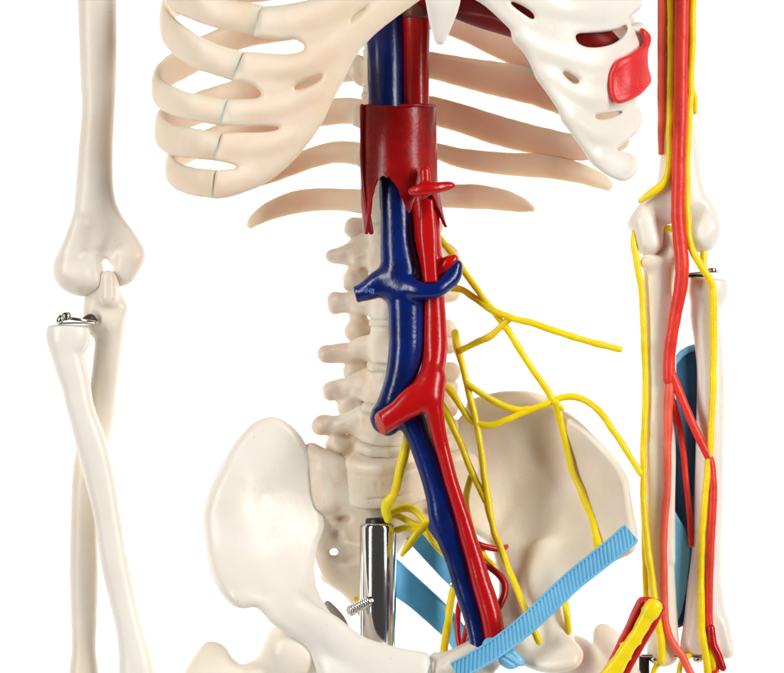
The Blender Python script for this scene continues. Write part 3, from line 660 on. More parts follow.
# ================================================================== SLEEVE
def sleeve():
    cx, R, dep = 398.0, 38.5, -52.0
    prof = [(-100, 150), (-92, 190), (-84, 222), (-74, 234), (-62, 232), (-50, 200), (-42, 186), (-34, 179), (-24, 176), (-14, 178), (-6, 184), (0, 193), (5, 200), (10, 208), (13, 213), (16, 212), (20, 204), (26, 196), (32, 191), (45, 190), (56, 196), (64, 208), (72, 220), (79, 227), (85, 226), (90, 210), (100, 190)]
    th = np.linspace(-100, 100, 150); bot = np.interp(th, [p[0] for p in prof], [p[1] for p in prof])
    bot = np.convolve(np.pad(bot, 2, mode='edge'), [.15, .2, .3, .2, .15], 'valid')
    nr = 60; V = []; F = []
    def layer(Ro):
        base = len(V)
        for t, b in zip(th, bot):
            a = math.radians(t)
            for j in range(nr+1):
                f = j/nr; tp = 105.5+1.1*math.sin(a*3.1+1)+0.5*math.sin(a*9); y = tp+(b+0.9*math.sin(a*31)+0.6*math.sin(a*53)-tp)*f
                flare = 1+0.0*f; xc = cx+1.0*(y-106)/60*max(0, 1)+0.0
                yy = y
                dx = 9*(max(0, y-188)/38)**1.2*(1 if t > 30 else 0.0)
                wob = 0.35*math.sin(y*0.06+a*2)+0.2*math.sin(y*.13-a*3)
                V.append(tuple(W((xc+dx+(Ro+wob)*math.sin(a), yy, dep-(Ro*0.98+wob)*math.cos(a)))))
        return base
    a0 = layer(R); a1 = layer(R-3.2); m = nr+1; n = len(th)
    for i in range(n-1):
        for j in range(nr):
            q = (a0+i*m+j, a0+i*m+j+1, a0+(i+1)*m+j+1, a0+(i+1)*m+j)
            F.append(q[::-1][::-1]); r = tuple(x-a0+a1 for x in q); F.append(r[::-1])
    for i in range(n-1):
        F.append((a0+i*m, a0+(i+1)*m, a1+(i+1)*m, a1+i*m)); F.append((a0+i*m+nr, a1+i*m+nr, a1+(i+1)*m+nr, a0+(i+1)*m+nr))
    for j in range(nr):
        F.append((a0+j, a1+j, a1+j+1, a0+j+1)); k = (n-1)*m; F.append((a0+k+j, a0+k+j+1, a1+k+j+1, a1+k+j))
    o = link_mesh('diaphragm_sleeve', V, F, DRED)
    lip = sweep('sleeve_lip', [(362.5, 106, -68, 2.2), (362, 140, -68, 2.4), (363.5, 175, -68, 2.6), (366.5, 205, -68, 2.8), (371, 232, -66, 2.6)], DRED, o, ring=14, jit=.5)
    sweep('sleeve_lip', [(400, 105.5, -91.5, 1.4), (414, 105, -89.5, 1.6), (427, 105, -80, 1.6), (435, 106, -62, 1.6)], DRED, o, ring=12, jit=.5)
    md = o.modifiers.new('bevel', 'BEVEL'); md.width = 1.0*K; md.segments = 3; md.limit_method = 'ANGLE'; md.angle_limit = math.radians(50)
    tag(o, 'dark red sleeve with pointed lower edge wrapped round the vein and artery', 'vessel sleeve')
sleeve()

# ================================================================== NERVES OF THE TORSO
plex = thing('nerve_plexus', 'yellow nerve strands branching from the lower spine across the right pelvis wing', 'nerves', (455, 400, 20))
def nerve(pts, parent, r=3.4, m=YEL, seed=0, name='nerve_strand', jit=0.8, ring=14):
    P = [(p[0], p[1], p[2], p[3] if len(p) > 3 else r) for p in pts]
    return sweep(name, P, m, parent, ring=ring, step=1.6, jit=jit, seed=seed)
NV = [
 [(436, 232, -10), (441, 240, -14), (453, 255, -20), (467, 275, -26), (483, 298, -32), (505, 327, -36), (530, 365, -34), (545, 388, -28), (554, 401, -26, 4), (562, 408, -24, 2.8)],
 [(438, 290, -8), (450, 288, -14), (463, 290, -20), (475, 298, -26, 3.8), (490, 309, -36, 3.8), (510, 317.5, -42), (535, 324, -44), (562, 334, -44), (592, 342.5, -42), (619, 349.5, -40, 3.4)],
 [(461, 350, -22), (478, 342, -28), (492, 334.5, -34), (507, 321, -38), (512, 317, -40)],
 [(455, 333, 0, 4), (457, 346, -14, 4), (463, 368, -22), (469, 394, -26), (476, 422, -30), (481, 450, -34), (485, 480, -36), (488, 502, -38, 4.2), (495, 533, -44), (508, 568, -60), (524, 606, -84), (539, 642, -92, 3.6)],
 [(440, 383, -6), (450, 390, -16, 4), (460, 405, -22), (470, 419, -26), (480, 424.5, -30), (494, 425, -30), (508, 419.5, -28), (527, 411, -26), (549, 403, -26), (561, 398, -26), (575, 397, -28), (587, 401.5, -32), (601, 413.5, -38), (615, 432.5, -42), (631, 458, -46), (640, 473, -48, 3.2)],
 [(467, 384, -28), (480, 393, -28), (499, 403.5, -26), (516, 409.5, -26), (530, 409, -26, 3)],
 [(555, 402, -28, 4), (560, 420, -18), (566, 444, -12), (571, 466, -10), (577, 482, -12), (583, 496, -18, 4), (590, 512, -32), (594, 524, -44), (598, 549, -70, 4.2)],
 [(438, 398, -4), (446, 412, -12, 4.2), (458, 438, -20), (474, 476, -30), (486, 501, -38, 3.4)],
 [(471, 477, -26), (466, 495, -22), (467, 512, -18), (474, 536, -14), (484, 556, -20), (494, 567, -30)],
 [(564, 600, -72, 3.2), (567, 616, -78, 3.4), (569, 632, -76, 2.6)],
]
for i, p in enumerate(NV): nerve(p, plex, seed=i+30)
sac = thing('sacral_nerve', 'yellow nerve bunch fanning out beside the top of the chrome tube', 'nerves', (390, 515, -20))
NS = [
 [(408, 436, -40, 4.5), (404, 455, -42, 5), (400, 471, -42, 5), (395, 492, -38, 4.6), (387, 503, -34, 5), (386, 511, -30, 5.2), (388, 519, -28, 4.6)],
 [(388, 515, -18, 4), (398, 509, -16, 4), (408, 508, -16, 4.2), (416, 512, -18, 3.6), (427, 524, -24, 3.4), (436, 530, -30)],
 [(390, 514, -14), (400, 517, -14, 3.4), (410, 522, -16, 3.4), (421, 526, -20, 3), (432, 529, -26)],
 [(394, 531, -6, 3.4), (404, 528, -8, 3.4), (414, 529, -12, 3.2), (426, 526, -22, 3)],
 [(430, 523, -30, 3.2), (421, 529, -32, 4.2), (413, 538, -32, 4), (407, 547, -32, 3.6), (402, 555, -32, 2)],
 [(424, 527, -16, 3.6), (432, 536, -18, 3.8), (440, 545, -20, 3.2), (448, 552, -22, 3)],
 [(424, 531, -12, 2.4), (432, 541, -12, 2.4), (443, 555, -14, 2)],
 [(457, 578, 8, 3), (453, 592, 4, 3.6), (449, 615, -2, 4), (444, 652, -24, 3.8)],
 [(357, 600, 30, 3.5), (361, 612, 30, 4), (366, 624, 26, 3.5)],
]
for i, p in enumerate(NS): nerve(p, sac, seed=i+60)

# red side arteries behind the big vessels
hyp = thing('pelvic_artery', 'thin red artery loop beside the lower end of the big red vessel', 'artery model', (490, 590, -40))
sweep('artery_branch', [(455, 530, -20, 4), (470, 541, -22, 4), (483, 546, -22, 3.6), (500, 549, -16, 3), (508, 546, 0, 2.5)], RED, hyp, jit=.5, ring=14)
sweep('artery_branch', [(476, 552, -44, 3), (485, 563, -42, 3.4), (497, 573.5, -44, 3.4), (503.5, 582, -46, 3.6), (505, 592, -50, 3.6), (501, 603, -56, 3.4), (494, 614, -62, 3)], RED, hyp, jit=.5, ring=14)
sweep('artery_branch', [(466, 595, -30, 2.6), (459.5, 603, -26, 2.8), (457.5, 619, -22, 3), (458, 636, -24, 3), (461, 650, -30, 3)], RED, hyp, jit=.5, ring=14)
sweep('artery_branch', [(472, 606, -30, 2.6), (468, 620, -30, 2.8), (465, 634, -34, 2.8), (462, 648, -40, 2.6)], RED, hyp, jit=.5, ring=14)

# ================================================================== LIGAMENT RIBBONS
def ribbon_hatched():
    root = thing('inguinal_ligament', 'light blue ribbon with slanting grooves lying across the right hip socket', 'ligament strip', (540, 610, -95))
    P = crom([(455.5, 671, -98, 0), (476, 660, -104, 0), (500, 645, -106, 0), (530, 621, -106, 0), (569, 584, -98, 0), (598, 560.5, -98, 0), (613, 548.5, -100, 0), (631.5, 532.5, -100, 0)], 560)
    C = W(P[:, :3]); T = np.gradient(C, axis=0); T /= np.linalg.norm(T, axis=1)[:, None]
    L = np.r_[0, np.cumsum(np.linalg.norm(np.diff(C, axis=0), axis=1))]
    nv = 44; V = []; F = []
    for i in range(len(C)):
        b = np.cross([0, 1, 0], T[i]); b = b/np.linalg.norm(b)
        if b[2] < 0: b = -b
        nrm = np.cross(T[i], b); nrm = nrm if nrm[1] < 0 else -nrm
        hw = 10.4+1.6*min(1, L[i]/200)*0.6-0.6
        if L[i] > L[-1]-10: hw *= 1.0+0.04*math.sin((L[i]-L[-1]+10)*.4)
        for j in range(nv):
            vv = -1+2*j/(nv-1); e = vv*hw
            edge = abs(vv)
            if edge < 0.80:
                ph = (L[i]-e*0.62)/4.6
                fr = ph-math.floor(ph)
                h = -1.1+1.55*(0.5+0.5*math.cos(2*math.pi*fr))**1.2
                h *= min(1, (0.80-edge)/0.05+0.3)
            else: h = 1.0*math.sin(min(1, (1-edge)/0.20*1.0)*math.pi)**.5 if edge < 1 else -0.6
            V.append(tuple(C[i]+b*e+nrm*(3.0+h)))
        for j in (0, nv-1):
            pass
    n = len(C); base = len(V)
    for i in range(n):
        b = np.cross([0, 1, 0], T[i]); b = b/np.linalg.norm(b)
        if b[2] < 0: b = -b
        nrm = np.cross(T[i], b); nrm = nrm if nrm[1] < 0 else -nrm
        hw = 10.4+1.6*min(1, L[i]/200)*0.6-0.6
        V.append(tuple(C[i]-b*hw*0.97-nrm*2)); V.append(tuple(C[i]+b*hw*0.97-nrm*2))
    for i in range(n-1):
        for j in range(nv-1):
            q = (i*nv+j, (i+1)*nv+j, (i+1)*nv+j+1, i*nv+j+1); F.append(q)
        F.append((base+2*i, base+2*i+1, base+2*i+3, base+2*i+2))
        F.append((i*nv, base+2*i, base+2*i+2, (i+1)*nv)); F.append((i*nv+nv-1, (i+1)*nv+nv-1, base+2*i+3, base+2*i+1))
    for i, s in ((0, 1), (n-1, -1)):
        q = [base+2*i]+[i*nv+j for j in range(nv)]+[base+2*i+1]; F.append(tuple(q if s > 0 else q[::-1]))
    o = link_mesh('ribbon', V, F, SKYB, root)
    import bmesh
    bm = bmesh.new(); bm.from_mesh(o.data); bmesh.ops.recalc_face_normals(bm, faces=bm.faces); bm.to_mesh(o.data); bm.free()
    v = Vol((472, 628, -120), (532, 675, -70), 1.1)
    v.sheet(closed([(500, 655), (512, 650), (517, 653), (523.5, 660), (523, 666), (519, 665.5), (515, 668), (508, 668.5), (500, 663)], 4), lambda x, y: -96+(x-500)*0.1, 3.0, dref=-95)
    v.sheet(closed([(483, 643), (487, 638.5), (495, 638), (502, 640), (494, 647), (484, 650)], 4), lambda x, y: -98+0*x, 3.2, dref=-95)
    v.chain([(506, 656, -100, 1.4, 1.4), (520, 664, -98, 1.4, 1.4)], 1)
    v.chain([(502, 659, -100, 1.4, 1.4), (513, 666, -98, 1.4, 1.4)], 1)
    v.mesh('clip_tab', SKYB, root)
ribbon_hatched()
def band(label, pts, m, grp=None):
    o = sweep('ligament_band', pts, m, None, up=(0, 0, 1), ring=24, expo=5, flat_end=True, jit=.25)
    return tag(o, label, 'ligament strip')
band('smooth blue strip running from behind the chrome tube down to the front of the pelvis', [(365, 550, 52, 15, 3.2), (396, 578, 40, 15.5, 3.2), (420, 598, 30, 14, 3.2), (446, 622, 16, 13.5, 3.2), (459, 638, 0, 14, 3.2), (470, 660, -16, 12, 3)], MIDB)
band('short blue strip partly hidden behind the dark blue vein', [(410, 524, 30, 12, 3), (424, 540, 26, 13.5, 3), (446, 563, 14, 14, 3), (470, 588, 0, 13, 3), (492, 612, -16, 11, 3)], MIDB)
# small screw in front of the vein
sc = thing('small_screw', 'tiny steel screw at the left edge of the dark blue vein', 'screw', (452, 584, -40))
b0 = W((452.5, 584.5, -52)); lathe('screw_head', [(0, 0.5), (0, 2.6), (1.2, 3.2), (2.6, 2.8), (3.2, 1.2)], b0, (-0.3, -1, 0.2), STEEL, sc, 20); lathe('screw_shank', [(-14, 0.8), (-14, 1.4), (0.2, 1.4), (0.3, 0.9)], b0, (-0.3, -1, 0.2), STEEL, sc, 16)

# ================================================================== CHROME TUBE
pole = thing('support_tube', 'chrome support tube with a black open top standing in front of the sacrum', 'support pole', (378, 1100, -12))
b0 = W((378, 1230, -12)); H = W((378, 523, -12))[2]-b0[2]
lathe('tube', [(0, 17.0), (0, 18.2), (H-5, 18.2), (H-2, 17.6), (H-0.3, 15.8), (H, 13.6), (H-0.5, 12.6), (H-14, 12.4), (H-14, 9)], b0, (0, 0, 1), CHR, pole, 96)
lathe('tube_cap', [(H-12, 5), (H-12, 13), (H+2.5, 12.6), (H+4.8, 11.8), (H+5.0, 7.5), (H-2, 6.8), (H-3, 2)], b0, (0, 0, 1), BLK, pole, 64)
ax = np.array([-0.84, -0.35, -0.40]); s0 = W((368, 602, -27))
pr = [(-4, 2), (-4, 5.3)]
t = 0
while t < 21: pr += [(t, 5.6), (t+0.7, 5.6), (t+1.2, 4.0), (t+1.8, 4.0)]; t += 2.5
pr += [(t, 5.2), (t+.6, 4.4), (t+.7, 2.2), (t-1.5, 1.8)]
lathe('set_screw', pr, s0, ax, STEEL, pole, 32)

# ================================================================== ARMS
HUMP = 0
def humerus_left(parent):
    v = Vol((45, -70, -40), (152, 310, 45), 1.4)
    v.chain([(97.5, -70, 0, 19, 17), (97.5, 0, 0, 18.8, 16), (98.5, 60, 0, 18, 15), (98.5, 110, 0, 16.2, 14), (96, 150, 0, 16.8, 14), (94.5, 185, 0, 18.2, 14), (95, 205, 0, 20.5, 14), (97, 222, 0, 24, 14), (99, 240, 0, 29, 13)], 3, up=(1, 0, 0))
    v.sheet(closed([(86, 190), (76, 214), (65.6, 242), (57, 257), (54.8, 268), (57.5, 281), (67, 290), (82, 295), (94, 292.5), (99.5, 290), (101, 277), (105, 271), (111, 271), (116, 277), (120, 287), (131, 281), (135, 273), (141, 264), (143.2, 251), (135, 235), (120, 214), (104, 190)], 5), lambda x, y: 0*x+2, 9.5, dref=0)
    v.chain([(72, 272, -4, 15, 15), (82, 276, -6, 16, 16)], 9)
    v.chain([(94, 262, -6, 10, 7), (96, 280, -6, 11, 7)], 8)
    v.chain([(123, 268, -4, 13, 9), (131, 258, -2, 10, 10)], 8)
    v.chain([(80, 225, -10, 8, 8), (72, 252, -8, 10, 8)], 9)
    v.chain([(113, 236, -20, 7, 7), (110, 252, -16, 10, 8), (107, 267, -14, 8, 7)], 5, sub=True)
    v.chain([(105, 262, -30, 4, 4), (106, 263, 30, 4, 4)], 3, sub=True); v.chain([(109, 268, -30, 4.5, 5), (108, 268, 30, 4.5, 5)], 3, sub=True)
    v.chain([(90, 245, -20, 3, 3), (92, 275, -26, 4, 3)], 6, sub=True)
    v.warp(0.7, 16, 41).blur(1)
    return v.mesh('humerus', BONE, parent)
armL = thing('arm_skeleton', 'bare ivory arm bones hanging beside the left ribs, with no nerves or vessels on them', 'arm skeleton', (100, 300, 0), 'the two arms')
humerus_left(armL)
STN = mat('stained_plastic', (0.93, 0.88, 0.79), 0.4, (0.84, 0.70, 0.56), 16, bump=0.4, bs=150, bd=0.0007, sss=0.35, sr=(1, .5, .3), sscale=0.0035, speck=0.6)
armL.children[0].data.materials[0] = STN
v = Vol((55, 262, -35), (140, 710, 40), 1.4)
v.chain([(108, 284, -4, 10, 12), (104, 300, 2, 19, 13), (104, 318, 2, 20, 13), (109, 335, 4, 14, 13), (107, 360, 6, 13, 12), (103, 395, 8, 13.5, 12), (97, 430, 10, 14.5, 12), (88, 470, 12, 14.5, 12), (84.5, 520, 12, 14, 12), (84, 570, 12, 13.5, 12), (84, 620, 12, 12.5, 11), (84, 650, 12, 11.5, 11), (84, 675, 12, 14, 13), (84, 700, 12, 15, 14)], 4, up=(1, 0, 0))
v.chain([(108, 279, -12, 7.5, 8), (108.5, 297, -12, 8.5, 9)], 4, up=(1, 0, 0))
v.chain([(119, 309, -2, 9, 9), (114, 322, -2, 9, 9)], 7, up=(1, 0, 0))
v.chain([(90, 322, -16, 8, 5), (96, 318, -12, 7, 5)], 3, sub=True, up=(0, 0, 1))
v.warp(0.8, 15, 42).blur(1).mesh('ulna', BONE, armL)
v = Vol((38, 315, -55), (165, 710, 10), 1.4)
v.chain([(68, 329, -24, 20, 14), (68, 338, -24, 21.5, 15), (67, 350, -24, 16.5, 13.5), (71, 368, -24, 15, 12.5), (77, 388, -24, 13.7, 12), (81, 408, -24, 13.2, 12), (91, 443, -22, 14.2, 12), (99, 475, -20, 14, 11.5), (107, 515, -20, 13.5, 11.5), (115, 562, -20, 13.5, 11.5), (123, 600, -20, 13, 11.5), (130, 630, -20, 13, 12), (136, 660, -20, 16, 13), (139, 695, -20, 20, 15)], 3, up=(1, 0, 0))
v.hole([(30, 300), (110, 300), (110, 325.5), (92, 326.5), (75, 326), (55, 325.5), (30, 327)], -20, 2, y=(-80, 0))
v.warp(0.7, 15, 43).blur(1).mesh('radius', BONEW, armL)
def elbow_bolt(parent, x0, y0, x1, y1, d, flip=1):
    a = W((x0, y0, d)); b = W((x1, y1, d+6)); ax = b-a; Ln = np.linalg.norm(ax)
    pl = lathe('pin', [(-2, 0.8), (-2, 1.7), (Ln, 1.7), (Ln, .8)], a, ax, STEEL, parent, 20)
    hd = lathe('bolt_head', [(0, .6), (0.3, 3.4), (2, 5.0), (4, 5.6), (6, 5.2), (7.6, 3.6), (8.3, .8)], W((x0+6, y0+3, d-2)), (-0.25*flip, -0.25, 1), STEEL, parent, 28)
    lathe('bolt_head', [(0, .6), (0.3, 3.0), (2, 4.6), (4, 5.0), (6, 4.2), (7, .8)], W((x0+2*flip, y0+4, d-9)), (-0.8*flip, -0.3, 0.45), STEEL, parent, 28)
    sweep('hinge_plate', [(x0-3*flip, y0+6.5, d-5, 1.0, 8), (x0+14*flip, y0+6.0, d-5, 1.0, 8.5), (x1-4*flip, y1+1, d-2, 1.0, 6), (x1, y1+.5, d, 1.0, 4)], STEEL, parent, up=(0, 0, 1), ring=20, expo=5, flat_end=True)
elbow_bolt(armL, 61, 317, 96, 322, -26)
sweep('hinge_gap_shade', [(86, 320, -16, 4, 4), (91, 318.5, -14, 4.6, 5), (95, 320.5, -12, 2.5, 3)], mat('gap_shade_dark', (0.05, 0.022, 0.015), .5), armL, ring=20)  # dark solid stands in for the shade inside the elbow gap

armR = thing('arm_skeleton', 'ivory arm bones at the right carrying red arteries and yellow nerves', 'arm skeleton', (685, 300, 0), 'the two arms')
v = Vol((620, -70, -40), (730, 275, 45), 1.4)
v.chain([(677, -70, 0, 17, 17), (676, 0, 0, 17, 16), (678, 60, 0, 17.5, 15), (678, 110, 0, 17.5, 14), (680, 150, 0, 18.5, 14), (680, 180, 0, 22, 13), (680, 200, 0, 26, 13)], 3, up=(1, 0, 0))
v.sheet(closed([(668, 165), (658, 185), (646, 200), (638, 207), (627.5, 224), (633, 232), (637, 243), (641, 251), (651, 254.5), (660, 247), (663, 236), (665, 226), (674, 224), (684, 230), (690, 243), (694, 250), (704, 251), (714, 246), (720.5, 232), (718.5, 216), (710, 200), (702, 190), (690, 165)], 5), lambda x, y: 0*x+2, 9.5, dref=0)
v.chain([(646, 225, -5, 10, 10), (650, 242, -6, 12, 11)], 8)
v.chain([(700, 234, -5, 15, 14), (705, 228, -5, 14, 12)], 9)
v.chain([(668, 205, -18, 8, 7), (668, 222, -16, 8, 7)], 8, sub=True)
v.chain([(704, 215, -22, 6, 3), (706, 232, -25, 6, 3)], 5, sub=True)
v.warp(0.7, 16, 44).blur(1).mesh('humerus', BONEW, armR)
v = Vol((632, 225, -40), (690, 680, 40), 1.4)
v.chain([(668, 236, 4, 5, 5), (668, 250, 2, 10, 9), (661, 262, 0, 14, 11), (659, 280, 0, 15, 12), (660, 310, 0, 15, 12), (660.5, 350, 0, 15, 12), (660.5, 400, 0, 14.5, 12), (660, 450, 0, 14.5, 12), (660, 510, 0, 14, 12), (660, 560, 0, 13.5, 12), (662, 600, 0, 14, 12), (663, 630, 0, 15, 13), (663, 652, 0, 16, 14)], 4, up=(1, 0, 0))
v.chain([(650, 262, -6, 8, 8), (668, 258, -6, 8, 8)], 5)
v.chain([(657, 250, -12, 6, 10), (666, 252, -12, 6, 8)], 5, sub=True)
v.chain([(671, 300, -6, 3, 3), (672, 420, -6, 3, 3), (671, 560, -6, 3, 3)], 5)
v.warp(0.7, 15, 45).blur(1).mesh('ulna', BONE, armR)
v = Vol((672, 268, -40), (742, 680, 40), 1.4)
v.chain([(707, 279, 0, 19, 15), (708, 288, 0, 21, 16), (706.5, 299, 0, 17, 14), (705, 318, 0, 14.5, 12.5), (708, 340, 0, 14, 12), (710.5, 370, 0, 13.5, 12), (710.5, 410, 0, 13.8, 12), (709.5, 460, 0, 14, 12), (708.5, 510, 0, 14, 12), (707, 550, 0, 14.2, 12), (705, 590, 0, 17, 13), (706, 620, 0, 21, 14), (706, 645, 0, 25, 15)], 4, up=(1, 0, 0))
v.chain([(722, 625, -4, 6, 6), (728, 650, -4, 6, 8)], 6)
v.chain([(717, 620, -18, 5, 2.5), (724, 645, -18, 6, 3)], 5, sub=True)
v.hole([(660, 260), (750, 260), (750, 279), (729, 280.5), (688, 276.5), (660, 276)], 0, 2)
v.hole([(650, 652.5), (700, 653), (712, 656), (733, 661), (750, 661), (750, 700), (650, 700)], 0, 3)
v.warp(0.7, 15, 46).blur(1).mesh('radius', BONEW, armR)
sweep('hinge_plate', [(686, 274, -4, 1.1, 9), (702, 272.5, -4, 1.1, 9), (718, 271.5, -4, 1.1, 7)], STEEL, armR, up=(0, 0, 1), ring=20, expo=6, flat_end=True)
lathe('bolt_head', [(0, 1), (0, 4), (1, 4.6), (3.6, 4.6), (4.2, 3.6), (4.4, 1)], W((712, 272, -6)), (0, 0, 1), STEEL, armR, 24)
sweep('hinge_gap_shade', [(689, 275.8, -3, 1.6, 8), (704, 275.6, -3, 1.6, 8)], BLK, armR, up=(0, 0, 1), ring=16, expo=4)  # black strip put in as the shade under the hinge plate
# membrane between the forearm bones
v = Vol((664, 335, -8), (708, 635, 28), 1.2)
v.sheet([(672, 360), (680, 352), (688, 347.5), (695, 345), (700, 352), (702, 380), (702, 470), (698, 540), (690, 590), (684, 625), (674, 629), (666, 600), (664, 480), (666, 400)], rbf([(672, 360, 8), (695, 350, 12), (668, 480, 6), (702, 480, 14), (686, 500, 16), (675, 620, 6), (686, 620, 10)]), 2.4, dref=10)
o = v.mesh('membrane', DEEPB, armR)
v = Vol((668, 338, -4), (704, 372, 16), 1.0)
v.sheet([(672, 362), (680, 351), (688, 346.5), (696, 344), (698, 349), (689, 352), (682, 357), (675, 366)], 5.5, 2.4, dref=5); v.mesh('membrane_edge', SKYB, armR)
v = Vol((660, 508, -12), (700, 635, 20), 1.2)
v.sheet([(664, 520), (675, 512), (684, 528), (689, 545), (689, 560), (686, 590), (681, 612), (675, 627), (668, 618), (663, 580)], lambda x, y: 1.5+0*x, 2.2, dref=0)
v.mesh('pale_membrane', SKYB, armR)
# arteries and nerves on the arm
sweep('muscle_strip', [(663, -60, -12, 5, 2.5), (662.5, 0, -13, 5, 2.5), (662, 60, -13, 4.8, 2.5), (661.5, 120, -13, 4, 2.5), (661, 153, -13, 3, 2)], PINK, armR, up=(1, 0, 0), ring=16, jit=.4)
A = lambda pts, r, s, m=ORED: nerve(pts, armR, r, m, s, 'artery_strand', .4, 18)
A([(684, -60, -24), (682, 0, -24, 7), (681, 60, -24, 7), (680, 120, -24, 7), (678.5, 180, -24, 7), (678, 215, -24, 7), (680, 240, -24, 7), (682, 262, -25, 7), (681, 285, -24, 7), (677, 308, -22, 6.4), (672, 335, -20, 6), (669.5, 355, -18, 6), (669, 380, -17, 6)], 7, 80)
A([(671, 372, -17, 5), (669, 395, -17, 5), (668, 420, -17, 4.5), (667.5, 450, -17, 4), (667, 490, -17, 3.8), (664, 530, -17, 3.8), (663.5, 570, -17, 3.8), (664.5, 600, -17, 3.8), (666, 625, -17, 3.8), (672, 642, -17, 4), (682, 656, -17, 4), (692, 676, -17, 4)], 4, 81, PINK)
A([(672, 376, -18, 5), (679, 392, -18, 4.5), (690, 418, -20, 4.3), (700, 440, -20, 4.3), (710, 460, -18, 4.3), (712.5, 478, -18, 4.3), (713, 500, -18, 4.3), (711, 540, -18, 4), (709.5, 580, -18, 4), (709, 615, -18, 4), (712, 640, -18, 4), (717, 654, -18, 4), (715, 676, -18, 3.6)], 4, 82)
A([(673, 402, -14, 3.4), (679, 424, -10, 3.4), (683, 450, -8, 3.2), (686, 480, -6, 3), (689.5, 515, -4, 3), (691, 545, -4, 2.6)], 3, 83)
A([(711, 628, -20, 4), (713, 645, -21, 4.5), (718, 655, -21, 4), (723, 668, -21, 3.6)], 4, 84, RED)
N_ = lambda pts, r, s: nerve(pts, armR, r, YEL, s, 'nerve_strand', .7, 14)
N_([(671, -60, -17, 4), (671, 0, -17, 4), (671.5, 80, -17, 4), (670, 130, -17, 4), (669, 168, -17, 4.2), (664, 183, -17, 4.5), (652, 192, -15, 4.2), (640, 201, -12, 2.4)], 4, 90)
N_([(694, -60, -18, 4), (692.5, 0, -18, 4), (692, 40, -18, 4), (690, 90, -18, 3.8), (688, 130, -18, 3.8), (686.5, 180, -19, 3.8), (687, 215, -20, 3.8), (690, 243, -22, 3.8), (701, 266, -24, 3.8), (710, 281, -22, 3.8), (713, 295, -20, 3.8), (713.5, 338, -18, 3.6), (713, 387, -18, 3.6), (711, 430, -18, 3.5), (709, 460, -19, 3.5), (705.5, 492, -19, 3.5), (702.5, 530, -19, 3.4), (701, 565, -19, 3.6), (701, 600, -20, 3.8), (701.5, 628, -20, 4), (705, 650, -20, 4), (709, 680, -20, 4)], 4, 91)
N_([(703, 632, -18, 3), (711, 650, -18, 3.6), (717, 680, -18, 3.6)], 3.5, 92)
N_([(703, 244, -2, 3.4), (703.5, 256, -4, 3.6), (704, 272, -6, 3.4)], 3.4, 93)
N_([(634, 232, -6, 2.6), (633.5, 245, -8, 3.4), (637, 262, -10, 3.6), (641, 290, -10, 3.4), (644, 340, -10, 3.4), (645, 400, -10, 3.2), (643.5, 440, -10, 3.2), (643, 480, -10, 3.2), (644, 526, -10, 3.2), (645, 570, -10, 3), (646, 610, -10, 3)], 3.4, 94)
N_([(643.5, 500, -14, 3), (646, 535, -17, 3.4), (650.5, 571, -19, 3.8), (654, 600, -20, 4), (658, 625, -20, 4.2), (661, 645, -20, 4.2), (662.5, 661, -20, 4)], 4, 95)
N_([(660, 662, -14, 3), (655, 668, -14, 3), (652, 680, -14, 3)], 3, 96)
N_([(690, 655, -10, 3), (683, 660, -12, 3), (680, 668, -12, 3), (679, 680, -12, 3)], 3, 97)
N_([(693, 90, -10, 2.4), (695, 100, -8, 2.6), (695.5, 112, -8, 2.2)], 2.4, 98)
N_([(662, 232, 2, 2.6), (668, 228, 3, 3.2), (674, 230, 3, 2.6)], 3, 99)
# wrist bracket
brk = thing('wrist_bracket', 'steel bracket with a black side arm and two screws under the right wrist', 'bracket', (672, 656, 0))
sweep('bracket_plate', [(640, 655, 2, 1.4, 12), (660, 655.3, 2, 1.4, 12), (706, 656, 2, 1.4, 12)], STEEL, brk, up=(0, 0, 1), ring=20, expo=8, flat_end=True)
sweep('side_arm', [(644, 656, -2, 5.2, 7), (644, 670, -2, 5.2, 7), (645, 700, -2, 5.2, 7)], mat('gunmetal', (0.06, 0.052, 0.045), .3, metal=.7, bump=.2, bs=900), brk, up=(1, 0, 0), ring=20, expo=8, flat_end=True)
for x in (655, 698):
    lathe('screw_head', [(0, 1), (0, 4.8), (1.2, 5.6), (3.2, 5.4), (4.6, 4), (5, 2), (3.6, 1.6)], W((x, 657.5, -6)), (0, -0.1, -1), STEEL, brk, 26)
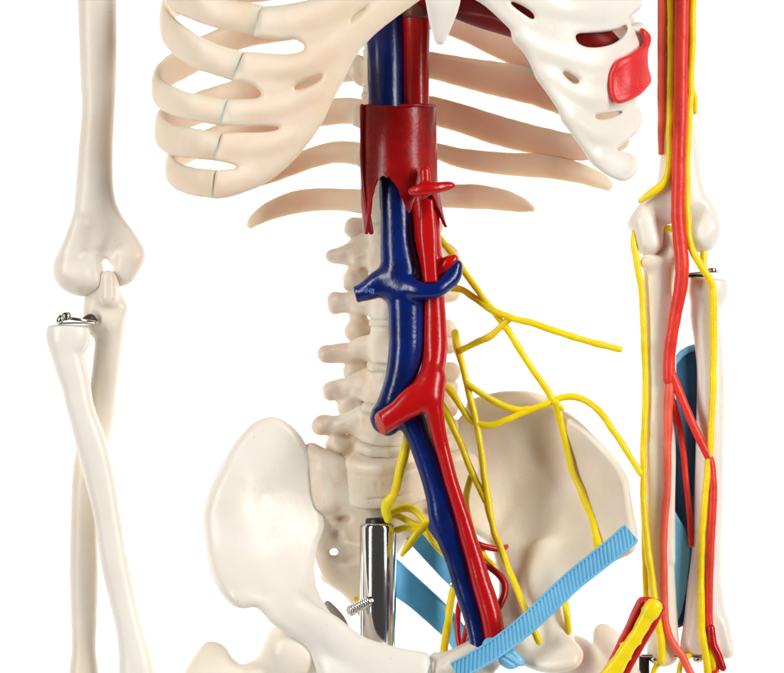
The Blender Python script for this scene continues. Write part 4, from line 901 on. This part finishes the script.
# cut vessel bundle hanging in front of the wrist
bun = thing('cut_vessel_bundle', 'red strap with a yellow nerve on it, cut off square beside the right wrist', 'cut vessels', (630, 640, -90))
v = Vol((585, 585, -130), (680, 720, -70), 1.2)
v.sheet([(637.5, 600), (640, 597.5), (648, 597), (660, 601), (664.5, 606), (663, 612), (648, 639), (627, 675), (605, 712), (580, 712), (604, 673), (620, 637), (628, 619)], lambda x, y: -92+0*x, 4.5, dref=-90)
v.chain([(641, 602, -98, 2, 2), (622, 640, -98, 2, 2), (605, 673, -98, 2, 2), (590, 700, -98, 2, 2)], 2)
v.chain([(662, 609, -98, 2.6, 2.6), (646, 638, -98, 2.6, 2.6), (627, 672, -98, 2.6, 2.6), (610, 700, -98, 2, 2)], 2)
v.warp(.5, 8, 6).mesh('artery_strap', mat('strap_red', (0.68, 0.018, 0.012), .38, (0.52, 0.01, 0.008), 90, bump=.5, bs=900, bd=.0003), bun)
v = Vol((580, 590, -130), (675, 720, -85), 1.0)
v.chain([(654, 606, -104, 6, 8.5), (650, 612, -104, 6, 8.5), (645, 620, -103, 5.5, 7), (636, 636, -103, 5.5, 6.4), (625, 652, -103, 5.5, 6.6), (618, 664, -103, 5.5, 7.5), (608, 678, -103, 5.5, 8.5), (595, 700, -103, 5, 8.5)], 2.5, up=(0, -1, 0))
r = np.random.default_rng(3)
for i in range(9):
    t = r.uniform(0, 1); x = 655-t*45; y = 604+t*70; s = r.choice([-1, 1])
    v.chain([(x+s*4.5, y+s*2, -103, 1.3, 1.3), (x+s*(7+r.uniform(0, 1.5)), y+s*2+r.uniform(-2, 2), -102, .9, .9)], 1.2)
v.warp(.8, 6, 7).mesh('nerve_core', YEL, bun)

# ================================================================== THIGH BONES
def femur(label, head, troch, mt, seed, lo, hi):
    v = Vol(lo, hi, 1.6)
    for h in head: v.chain(h, 6)
    for t in troch: v.chain(t, 9, up=(1, 0, 0))
    o = v.warp(1.2, 12, seed).blur(1).mesh('thigh_bone', mt); tag(o, label, 'thigh bone', 'the two thigh bones')
femur('ivory thigh bone under the left hip bone, only its knobbly top in view', [[(292, 652, -34, 29, 28), (296, 656, -34, 29, 28)]],
      [[(284, 668, -32, 22, 20), (250, 682, -24, 20, 18), (215, 690, -16, 26, 22)], [(211, 655, -10, 12, 11), (207, 668, -12, 17, 15), (204, 690, -14, 22, 18), (212, 745, -14, 22, 18)], [(221, 657, -16, 8, 8), (226, 670, -18, 12, 12)]], BONE, 51, (165, 615, -70), (335, 740, 30))
femur('ivory thigh bone under the blue grooved ribbon, behind the red strap', [[(572, 660, -30, 24, 24)]],
      [[(575, 672, -28, 20, 20), (602, 680, -22, 18, 17), (625, 690, -16, 20, 18)], [(604, 634, -12, 10, 9), (609, 645, -14, 15, 13), (618, 668, -14, 19, 16), (622, 740, -14, 22, 18)]], BONE, 52, (540, 612, -65), (660, 740, 30))
